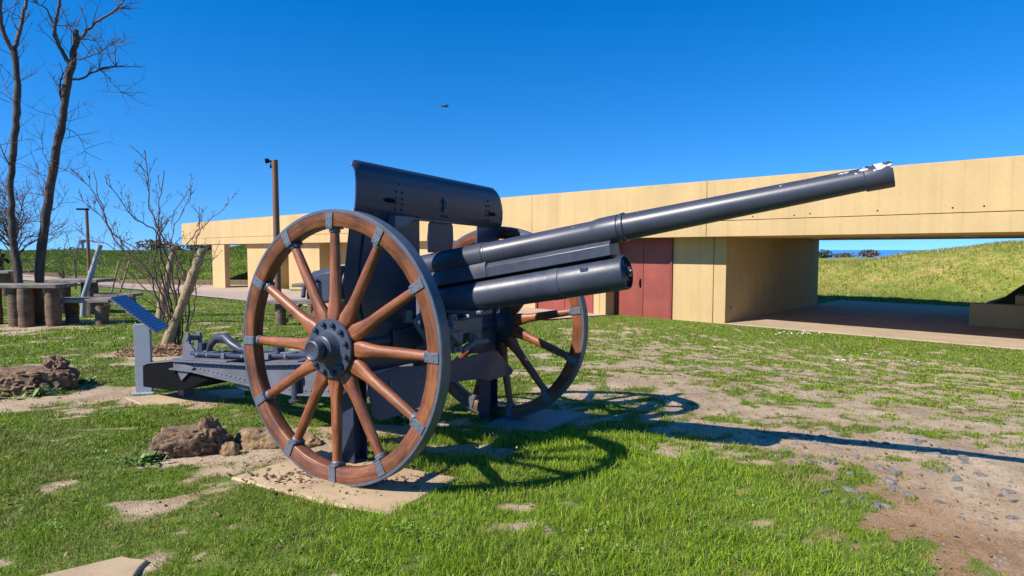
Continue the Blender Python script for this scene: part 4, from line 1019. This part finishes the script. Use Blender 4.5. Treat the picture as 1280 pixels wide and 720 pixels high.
weed(-4.6, 5.9, .16, 70, 'leafy weed at the foot of the broad stump', 2)
weed(-4.58, 6.45, .14, 40, 'small leafy weed behind the broad stump', 3)
weed(-.95, 4.95, .12, 60, 'low pale leafy weed under the gun trail', 4)
weed(-5.1, 5.75, .15, 60, 'leafy weed left of the broad stump', 6)
weed(-1.02, 5.9, .14, 40, 'weed growing behind the near wheel hub', 7)

# far hedges and bushes on the horizon
def bush(x, y, w, h, m, label, seed, cat='bush', group='bushes along the horizon', dens=260, z=None):
    r = random.Random(seed); mb = MB(); nb_ = 7
    lobes = [(r.uniform(-.4, .4) * w, r.uniform(-.3, .3) * w, r.uniform(.25, .6) * h, r.uniform(.22, .42)) for _ in range(nb_)]
    for i in range(dens):
        lx, ly, lz, lr = r.choice(lobes); d = Vector((r.gauss(0, 1), r.gauss(0, 1), r.gauss(0, 1))).normalized() * r.uniform(.6, 1.05)
        p = Vector((lx + d.x * lr * w, ly + d.y * lr * w, max(0, lz + d.z * lr * h))); s_ = r.uniform(.04, .09) * min(w, h * 1.6)
        e = Euler((r.uniform(0, 6), r.uniform(0, 6), 0)).to_matrix(); q = [p + e @ Vector(v) * s_ for v in ((-1, -.6, 0), (1, -.5, .3), (.6, .9, -.2), (-.8, .7, .2))]
        mb.add(q, [(0, 1, 2, 3)])
    for lx, ly, lz, lr in lobes: mb.tube([(0, 0, -.3), (lx * .6, ly * .6, lz * .6), (lx, ly, lz)], [.05 * w, .03 * w, .015 * w], 5)
    o = mb.build('bush', M[m], smooth=False); o.location = (x, y, G(x, y) if z is None else z); tag(o, label, cat, group)
def bush_at(px, w, h, Y, m, label, seed, sink=0):
    x = (px - 640) / F * Y; bush(x, Y, w, h, m, label, seed, z=G(x, Y) - sink)
bush_at(207, 3.6, 1.35, 62, 'hedge_brown', 'brown hedge bush on the bank just left of the roof end', 1)
bush_at(243, 5.0, 1.0, 64, 'hedge', 'dark bush on the bank under the roof end', 2)
bush_at(268, 4.0, .9, 66, 'hedge', 'dark bush seen left of the free column', 3)
bush_at(95, 3.4, .8, 75, 'hedge', 'low dark bush on the bank left of the distant lamp post', 4, .3)
bush_at(1030, 1.1, .9, 50, 'hedge', 'round dark green bush beyond the passage wall', 11, 0)
bush_at(1060, 1.9, .6, 52, 'hedge_brown', 'low purple-brown bush on the field beyond the passage', 12)
bush_at(1086, 1.3, .75, 50, 'hedge_brown', 'brown bush at the left end of the grassy mound', 13)
# distant dark evergreen at far left, low tower
bush(-28.6, 33, 2.0, 2.0, 'hedge', 'dark evergreen bush at the far left edge below the thorn tree', 9, group=None, dens=500)
t = empty('water_tower', (-141, 200, G(-141, 180))); tag(t, 'tiny distant water tower on the left horizon', 'tower')
mb = MB(); mb.lathe([(0, .5), (2.6, .45)], (0, 0, 0), (0, 0, 1), seg=12); mb.build('stem', M['panel_post'], t)
mb = MB(); mb.lathe([(2.4, .6), (2.8, 1.1), (3.4, 1.1), (3.6, .7)], (0, 0, 0), (0, 0, 1), seg=16); mb.build('tank', M['panel_post'], t)

# bird
bp_ = at(556, 133, 26)
t = empty('bird', bp_, .6); tag(t, 'tiny dark bird gliding in the blue sky above the gun shield', 'bird')
mb = MB(); mb.lathe([(-.16, .004), (-.1, .022), (-.02, .036), (.06, .034), (.1, .022), (.12, .024), (.15, .018), (.18, .003)], (0, 0, 0), (1, 0, 0), seg=12)
mb.add([(-.12, -.012, 0), (-.12, .012, 0), (-.24, .04, .004), (-.24, -.04, .004)], [(0, 1, 2, 3)]); mb.build('body', M['bird'], t)
for s_ in (-1, 1):
    mb = MB(); mb.add([(.07, 0, .01), (.09, s_ * .14, .05), (.03, s_ * .32, .03), (-.01, s_ * .30, .03), (-.02, s_ * .14, .045), (-.05, 0, .005),
                       (.07, 0, .002), (.09, s_ * .14, .042), (.03, s_ * .32, .026), (-.01, s_ * .30, .026), (-.02, s_ * .14, .037), (-.05, 0, -.003)],
                      [(0, 1, 4, 5), (1, 2, 3, 4), (6, 11, 10, 7), (7, 10, 9, 8), (0, 6, 7, 1), (1, 7, 8, 2), (4, 10, 11, 5), (3, 9, 10, 4)]); mb.build('wing', M['bird'], t)

# ------------------------------------------------------------------ grass blades
def grass(name, n, region, hmin, hmax, wid, seed, near=True):
    rs = np.random.RandomState(seed)
    x, y = region(rs, n)
    c = cover(x, y) + (rs.rand(len(x)) - .5) * .22 + (fbm(x * 18, y * 18, 55, 2) - .5) * .5
    u, v = uv(x, y)
    keep = ((c > .44) | ((c > .02) & (rs.rand(len(x)) < .035 + .1 * (fbm(x * 5, y * 5, 23, 2) > .55)))) & ~((v > -.15) & (u > -1.6)) & ~((v > -.5) & (u < -1.5))
    pv = np.interp(u, [-62, -44, -33, -26, -20.5, -12.6, -10.2, -6.5, -4.26, -3.7, -3.5, -3.4], [-21, -15, -11.5, -9.7, -8.6, -7.5, -6.9, -5.2, -3.5, -2.0, -.5, 0])
    keep &= ~((v > pv - .03) & (u < -3.5))
    for poly in ([(-1.68, 3.55), (-.64, 3.02), (-.33, 3.55), (-1.30, 4.05)], [(-.25, 4.72), (.25, 4.60), (.62, 5.12), (.1, 5.35)], [(-3.72, 5.75), (-3.42, 5.48), (-2.55, 5.72), (-2.75, 6.15)], [(-1.95, 2.42), (-1.55, 2.62), (-1.50, 2.2), (-1.9, 2.05)]):
        ins = np.ones(len(x), bool); P = poly
        area = sum(P[i][0] * P[(i + 1) % 4][1] - P[(i + 1) % 4][0] * P[i][1] for i in range(4)); sg = 1 if area > 0 else -1
        for i in range(4):
            (ax, ay), (bx, by) = P[i], P[(i + 1) % 4]; ins &= sg * ((bx - ax) * (y - ay) - (by - ay) * (x - ax)) > (.05 * rs.rand(len(x)) ** 2 + .07 * (fbm(x * 6, y * 6, 19, 2) - .45))
        keep &= ~ins
    x, y, c = x[keep], y[keep], c[keep]; n = len(x); z = gnd(x, y) - .004
    dist = np.hypot(x, y); wide = wid * np.clip(dist / 3.2, 1, 4.5)
    tall = fbm(x * 1.6, y * 1.6, 91, 3); lush = sstep((5.4 - y) / 1.4) * sstep((2.0 - x) / .6) * sstep((x + 1.4) / .9)
    h = (hmin + (hmax - hmin) * rs.rand(n) ** 1.5) * (.55 + .9 * tall) * np.clip(.35 + c * .75, .3, 1.1) * (1 + .45 * lush) * (.35 + 1.3 * fbm(x * 9, y * 9, 101, 3))
    a = rs.rand(n) * 2 * np.pi; lean = .15 + .75 * rs.rand(n); la = rs.rand(n) * 2 * np.pi
    dx, dy = np.cos(a), np.sin(a); lx, ly = np.cos(la) * lean, np.sin(la) * lean
    V_ = np.zeros((n, 5, 3), np.float32)
    for i, (t, w) in enumerate(((0, 1), (0, 1), (.55, .8), (.55, .8), (1, 0))):
        s = (-1 if i in (0, 2) else 1) * w * .5; bend = t * t
        V_[:, i, 0] = x + dx * wide * s + lx * h * bend; V_[:, i, 1] = y + dy * wide * s + ly * h * bend; V_[:, i, 2] = z + h * t * (1 - .25 * lean * bend)
    me = bpy.data.meshes.new(name); me.vertices.add(n * 5); me.vertices.foreach_set('co', V_.reshape(-1))
    b = np.arange(n, dtype=np.int32)[:, None] * 5
    li = np.concatenate([b + np.array([0, 1, 3, 2]), b + np.array([2, 3, 4])], 1).astype(np.int32)
    ls = (np.arange(n, dtype=np.int32)[:, None] * 7 + np.array([0, 4], np.int32)).astype(np.int32)
    me.loops.add(n * 7); me.loops.foreach_set('vertex_index', li.ravel()); me.polygons.add(n * 2); me.polygons.foreach_set('loop_start', ls.ravel())
    me.update(calc_edges=True); me.polygons.foreach_set('use_smooth', [True] * (n * 2))
    g1 = np.array([.12, .215, .009]); g2 = np.array([.31, .41, .022]); dry = np.array([.36, .29, .11]); dk = np.array([.03, .085, .012])
    t = rs.rand(n)[:, None]; patch = fbm(x * .9, y * .9, 61, 4)[:, None]
    lu = lush[:, None]
    colr = g1 * (1 - t) + g2 * t; colr = colr * (1 - .0) ; colr = colr * (.8 + .55 * patch) * (1 + .25 * lu)
    ol = np.clip((fbm(x * 3.1, y * 3.1, 63, 4) - .40) * 4, 0, 1)[:, None] * (.25 + .75 * (1 - lu)); colr = colr * (1 - .75 * ol) + np.array([.30, .33, .07]) * (.55 + .6 * t) * .75 * ol
    drm = (rs.rand(n) < (.06 + .28 * np.clip((fbm(x * 2.3, y * 2.3, 71, 3) - .42) * 3, 0, 1)) * (1 - .6 * lush))[:, None]
    colr = np.where(drm, dry * (.6 + .6 * t), colr)
    dkm = (rs.rand(n) < .12)[:, None]; colr = np.where(dkm & ~drm, dk * (1 + t), colr)
    C4 = np.ones((n, 5, 4), np.float32); C4[:, :, :3] = colr[:, None, :]; C4[:, :2, :3] *= .8
    at_ = me.attributes.new('tint', 'FLOAT_COLOR', 'POINT'); at_.data.foreach_set('color', C4.reshape(-1))
    me.materials.append(M['blade']); o = bpy.data.objects.new(name, me); col.objects.link(o); o['kind'] = 'stuff'; return o
def wedge(y0, y1, p):
    def f(rs, n):
        # density falls with distance; a wedge wider than the view
        r = (y0 ** p + rs.rand(n) * (y1 ** p - y0 ** p)) ** (1 / p); s = rs.rand(n) * 2 - 1
        return s * (r * .98 + .7), r
    return f
grass('grass', 520000, wedge(1.7, 7.5, .75), .013, .043, .0031, 11)
grass('grass', 230000, wedge(6.5, 20, .5), .018, .048, .0042, 12)

# coarse tufts on the left bank and the right mound
def tufts(name, n, seed, fx, fy, test, hm, wd_, cols):
    rs = np.random.RandomState(seed); x = fx[0] + rs.rand(n) * (fx[1] - fx[0]); y = fy[0] + rs.rand(n) * (fy[1] - fy[0])
    k = test(x, y); x, y = x[k], y[k]; n = len(x); z = gnd(x, y) - .02; h = hm * (.4 + rs.rand(n)) * (.5 + fbm(x, y, 13, 3)); a = rs.rand(n) * 6.28; w = wd_ * (.5 + rs.rand(n))
    V_ = np.zeros((n, 3, 3), np.float32); dx, dy = np.cos(a) * w / 2, np.sin(a) * w / 2
    V_[:, 0] = np.stack([x - dx, y - dy, z], 1); V_[:, 1] = np.stack([x + dx, y + dy, z], 1); V_[:, 2] = np.stack([x + rs.randn(n) * h * .4, y + rs.randn(n) * h * .4, z + h], 1)
    me = bpy.data.meshes.new(name); me.vertices.add(n * 3); me.vertices.foreach_set('co', V_.reshape(-1)); me.loops.add(n * 3); me.loops.foreach_set('vertex_index', np.arange(n * 3, dtype=np.int32))
    me.polygons.add(n); me.polygons.foreach_set('loop_start', np.arange(n, dtype=np.int32) * 3); me.update(calc_edges=True)
    t = rs.rand(n)[:, None]; p = (fbm(x * .8, y * .8, 17, 4) > .5)[:, None]; ca, cb, cc = [np.array(c) for c in cols]
    c_ = np.where(rs.rand(n)[:, None] < np.where(p, .45, .12), cc, ca * (1 - t) + cb * t); C4 = np.ones((n, 3, 4), np.float32); C4[:, :, :3] = c_[:, None, :]
    at_ = me.attributes.new('tint', 'FLOAT_COLOR', 'POINT'); at_.data.foreach_set('color', C4.reshape(-1)); me.materials.append(M['blade'])
    o = bpy.data.objects.new(name, me); col.objects.link(o); o['kind'] = 'stuff'
tufts('mound_grass', 150000, 5, (6, 42), (16, 48), lambda x, y: (uv(x, y)[1] > 10.5) & (uv(x, y)[1] < 19) & (uv(x, y)[0] > -8) & (uv(x, y)[0] < 22), .13, .035, [(.16, .21, .03), (.30, .31, .06), (.5, .38, .17)])
tufts('bank_grass', 120000, 6, (-52, -13), (41, 53), lambda x, y: x > -60, .13, .06, [(.07, .15, .018), (.13, .21, .03), (.2, .22, .05)])
mb = MB(); pr_ = random.Random(19); rsn = np.random.RandomState(4)
px_ = rsn.uniform(-2.6, 5.2, 26000); py_ = rsn.uniform(2.0, 9.0, 26000); cc_ = cover(px_, py_); kk = (cc_ < .42) & (rsn.rand(26000) < np.where(px_ > 1.2, 1, .6)); px_, py_ = px_[kk][:5200], py_[kk][:5200]; pz_ = gnd(px_, py_)
for x, y, z in zip(px_, py_, pz_):
    r = .0035 + .011 * pr_.random() ** 3; a = pr_.uniform(0, 6.28); ca, sa = math.cos(a) * r, math.sin(a) * r; k = pr_.uniform(.5, 1)
    vs = [(x - ca, y - sa, z), (x + sa * k, y - ca * k, z), (x + ca, y + sa, z), (x - sa * k, y + ca * k, z), (x - ca * .4, y - sa * .3, z + r * .8), (x + ca * .4, y + sa * .4, z + r * .7)]
    mb.add(vs, [(0, 1, 4), (1, 5, 4), (1, 2, 5), (2, 3, 5), (3, 4, 5), (3, 0, 4)])
tag(mb.build('gravel', M['slate'], smooth=False), None, None, None, 'stuff')
mb = MB()
for i in range(1500):
    if i < 900: x = -.98 + pr_.gauss(0, .26); y = 3.62 + pr_.gauss(0, .11)
    else: x = pr_.uniform(-3, 3); y = pr_.uniform(2.1, 6)
    r = .003 + .009 * pr_.random() ** 2; z = G(x, y) + (.022 if i < 900 else .01); a = pr_.uniform(0, 6.28); l = pr_.uniform(1, 3.5)
    mb.box((0, 0, 0), (r * l, r, r * .8), Matrix.Translation((x, y, z)) @ Euler((pr_.uniform(-.3, .3), pr_.uniform(-.4, .4), a)).to_matrix().to_4x4())
tag(mb.build('soil_crumbs', M['stump'], smooth=False), None, None, None, 'stuff')
mb = MB(); md_ = MB(); pr_ = random.Random(77)
for i in range(240):
    cx = pr_.uniform(-4.2, 3.2); cy = pr_.uniform(2.2, 6.6); cv = float(cover(np.array([cx]), np.array([cy]))[0])
    if cv < .35 or (cx < -1.3 and cy < 2.75) or (-1.9 < cx < -.2 and 2.95 < cy < 4.2 and pr_.random() < .9): continue
    k = pr_.randint(8, 30); sp_ = pr_.uniform(.02, .07)
    for j in range(k):
        x = cx + pr_.gauss(0, sp_); y = cy + pr_.gauss(0, sp_); z = G(x, y) + pr_.uniform(.018, .042); r = pr_.uniform(.004, .009); e = Euler((pr_.gauss(0, .35), pr_.gauss(0, .35), pr_.uniform(0, 6))).to_matrix()
        mb.add([Vector((x, y, z)) + e @ Vector((math.cos(a) * r, math.sin(a) * r * .8, 0)) for a in (0, 1.1, 2.2, 3.3, 4.3, 5.3)], [(0, 1, 2, 3, 4, 5)])
tag(mb.build('clover', M['clover'], smooth=False), None, None, None, 'stuff')
for i in range(420):
    x = pr_.uniform(-5, 4); y = pr_.uniform(2.2, 8); z = G(x, y) + pr_.uniform(.012, .04); r = pr_.uniform(.006, .018); e = Euler((pr_.gauss(0, .5), pr_.gauss(0, .5), pr_.uniform(0, 6))).to_matrix()
    md_.add([Vector((x, y, z)) + e @ Vector(q) * r for q in ((-1, 0, .1), (-.3, -.5, -.1), (.7, -.35, .15), (1.1, 0, 0), (.5, .45, .1), (-.4, .45, -.1))], [(0, 1, 2, 3, 4, 5)])
tag(md_.build('dead_leaves', M['dead'], smooth=False), None, None, None, 'stuff')
# white petals and clover heads dropped in the grass before the passage
mb = MB(); pr_ = random.Random(9)
for cx, cy, s_, n in ((6.6, 14.1, .35, 26), (6.9, 10.4, .12, 4), (5.6, 10.2, .12, 6), (4.2, 12.0, 1.0, 3), (7.0, 11.2, .8, 3), (-1.45, 5.5, .03, 2), (-.65, 4.75, .1, 2)):
    for i in range(n):
        x = cx + pr_.gauss(0, s_); y = cy + pr_.gauss(0, s_ * .5); r = pr_.uniform(.012, .03)
        if uv(x, y)[1] > -.2: continue
        mb.lathe([(0, r), (.006, r * .7)], (x, y, G(x, y) + .045), (pr_.gauss(0, .3), pr_.gauss(0, .3), 1), seg=6)
tag(mb.build('daisies', M['white_petal']), None, None, None, 'stuff')

# ------------------------------------------------------------------ light, sky, camera
AZ, EL = .5351, .7296
sd = Vector((math.cos(AZ) * math.cos(EL), math.sin(AZ) * math.cos(EL), -math.sin(EL)))
sun = bpy.data.lights.new('sun', 'SUN'); sun.energy = 5.0; sun.angle = R_(.53); sun.color = (1.0, .94, .84)
so = bpy.data.objects.new('sun', sun); col.objects.link(so); so.rotation_euler = sd.to_track_quat('-Z', 'Y').to_euler()
w = bpy.data.worlds.new('World'); scene.world = w; w.use_nodes = True; nt = w.node_tree; nt.nodes.clear()
sky = nt.nodes.new('ShaderNodeTexSky'); sky.sky_type = 'NISHITA'; sky.sun_disc = False; sky.sun_elevation = EL
to = -sd; sky.sun_rotation = math.atan2(to.x, to.y)
sky.air_density = 1.0; sky.dust_density = 0.0; sky.ozone_density = 5.0; sky.altitude = 0
tc = nt.nodes.new('ShaderNodeTexCoord'); va = nt.nodes.new('ShaderNodeVectorMath'); va.operation = 'ADD'; va.inputs[1].default_value = (0, 0, .13)
vn = nt.nodes.new('ShaderNodeVectorMath'); vn.operation = 'NORMALIZE'; nt.links.new(tc.outputs['Generated'], va.inputs[0]); nt.links.new(va.outputs[0], vn.inputs[0]); nt.links.new(vn.outputs[0], sky.inputs[0])
hs = nt.nodes.new('ShaderNodeHueSaturation'); hs.inputs['Saturation'].default_value = 1.36; hs.inputs['Value'].default_value = 1.0; hs.inputs['Hue'].default_value = .506
bg = nt.nodes.new('ShaderNodeBackground'); bg.inputs['Strength'].default_value = .13; ow = nt.nodes.new('ShaderNodeOutputWorld')
nt.links.new(sky.outputs[0], hs.inputs['Color']); nt.links.new(hs.outputs[0], bg.inputs[0]); nt.links.new(bg.outputs[0], ow.inputs[0])

cam = bpy.data.cameras.new('camera'); co = bpy.data.objects.new('camera', cam); col.objects.link(co)
co.location = (0, 0, CAMZ); co.rotation_euler = (PI / 2 - TH, 0, 0)
cam.sensor_width = 36; cam.lens = 36 * F / 1280; cam.clip_start = .05; cam.clip_end = 20000
scene.camera = co
scene.view_settings.view_transform = 'Standard'; scene.view_settings.look = 'None'; scene.view_settings.exposure = 0.6; scene.view_settings.gamma = 1
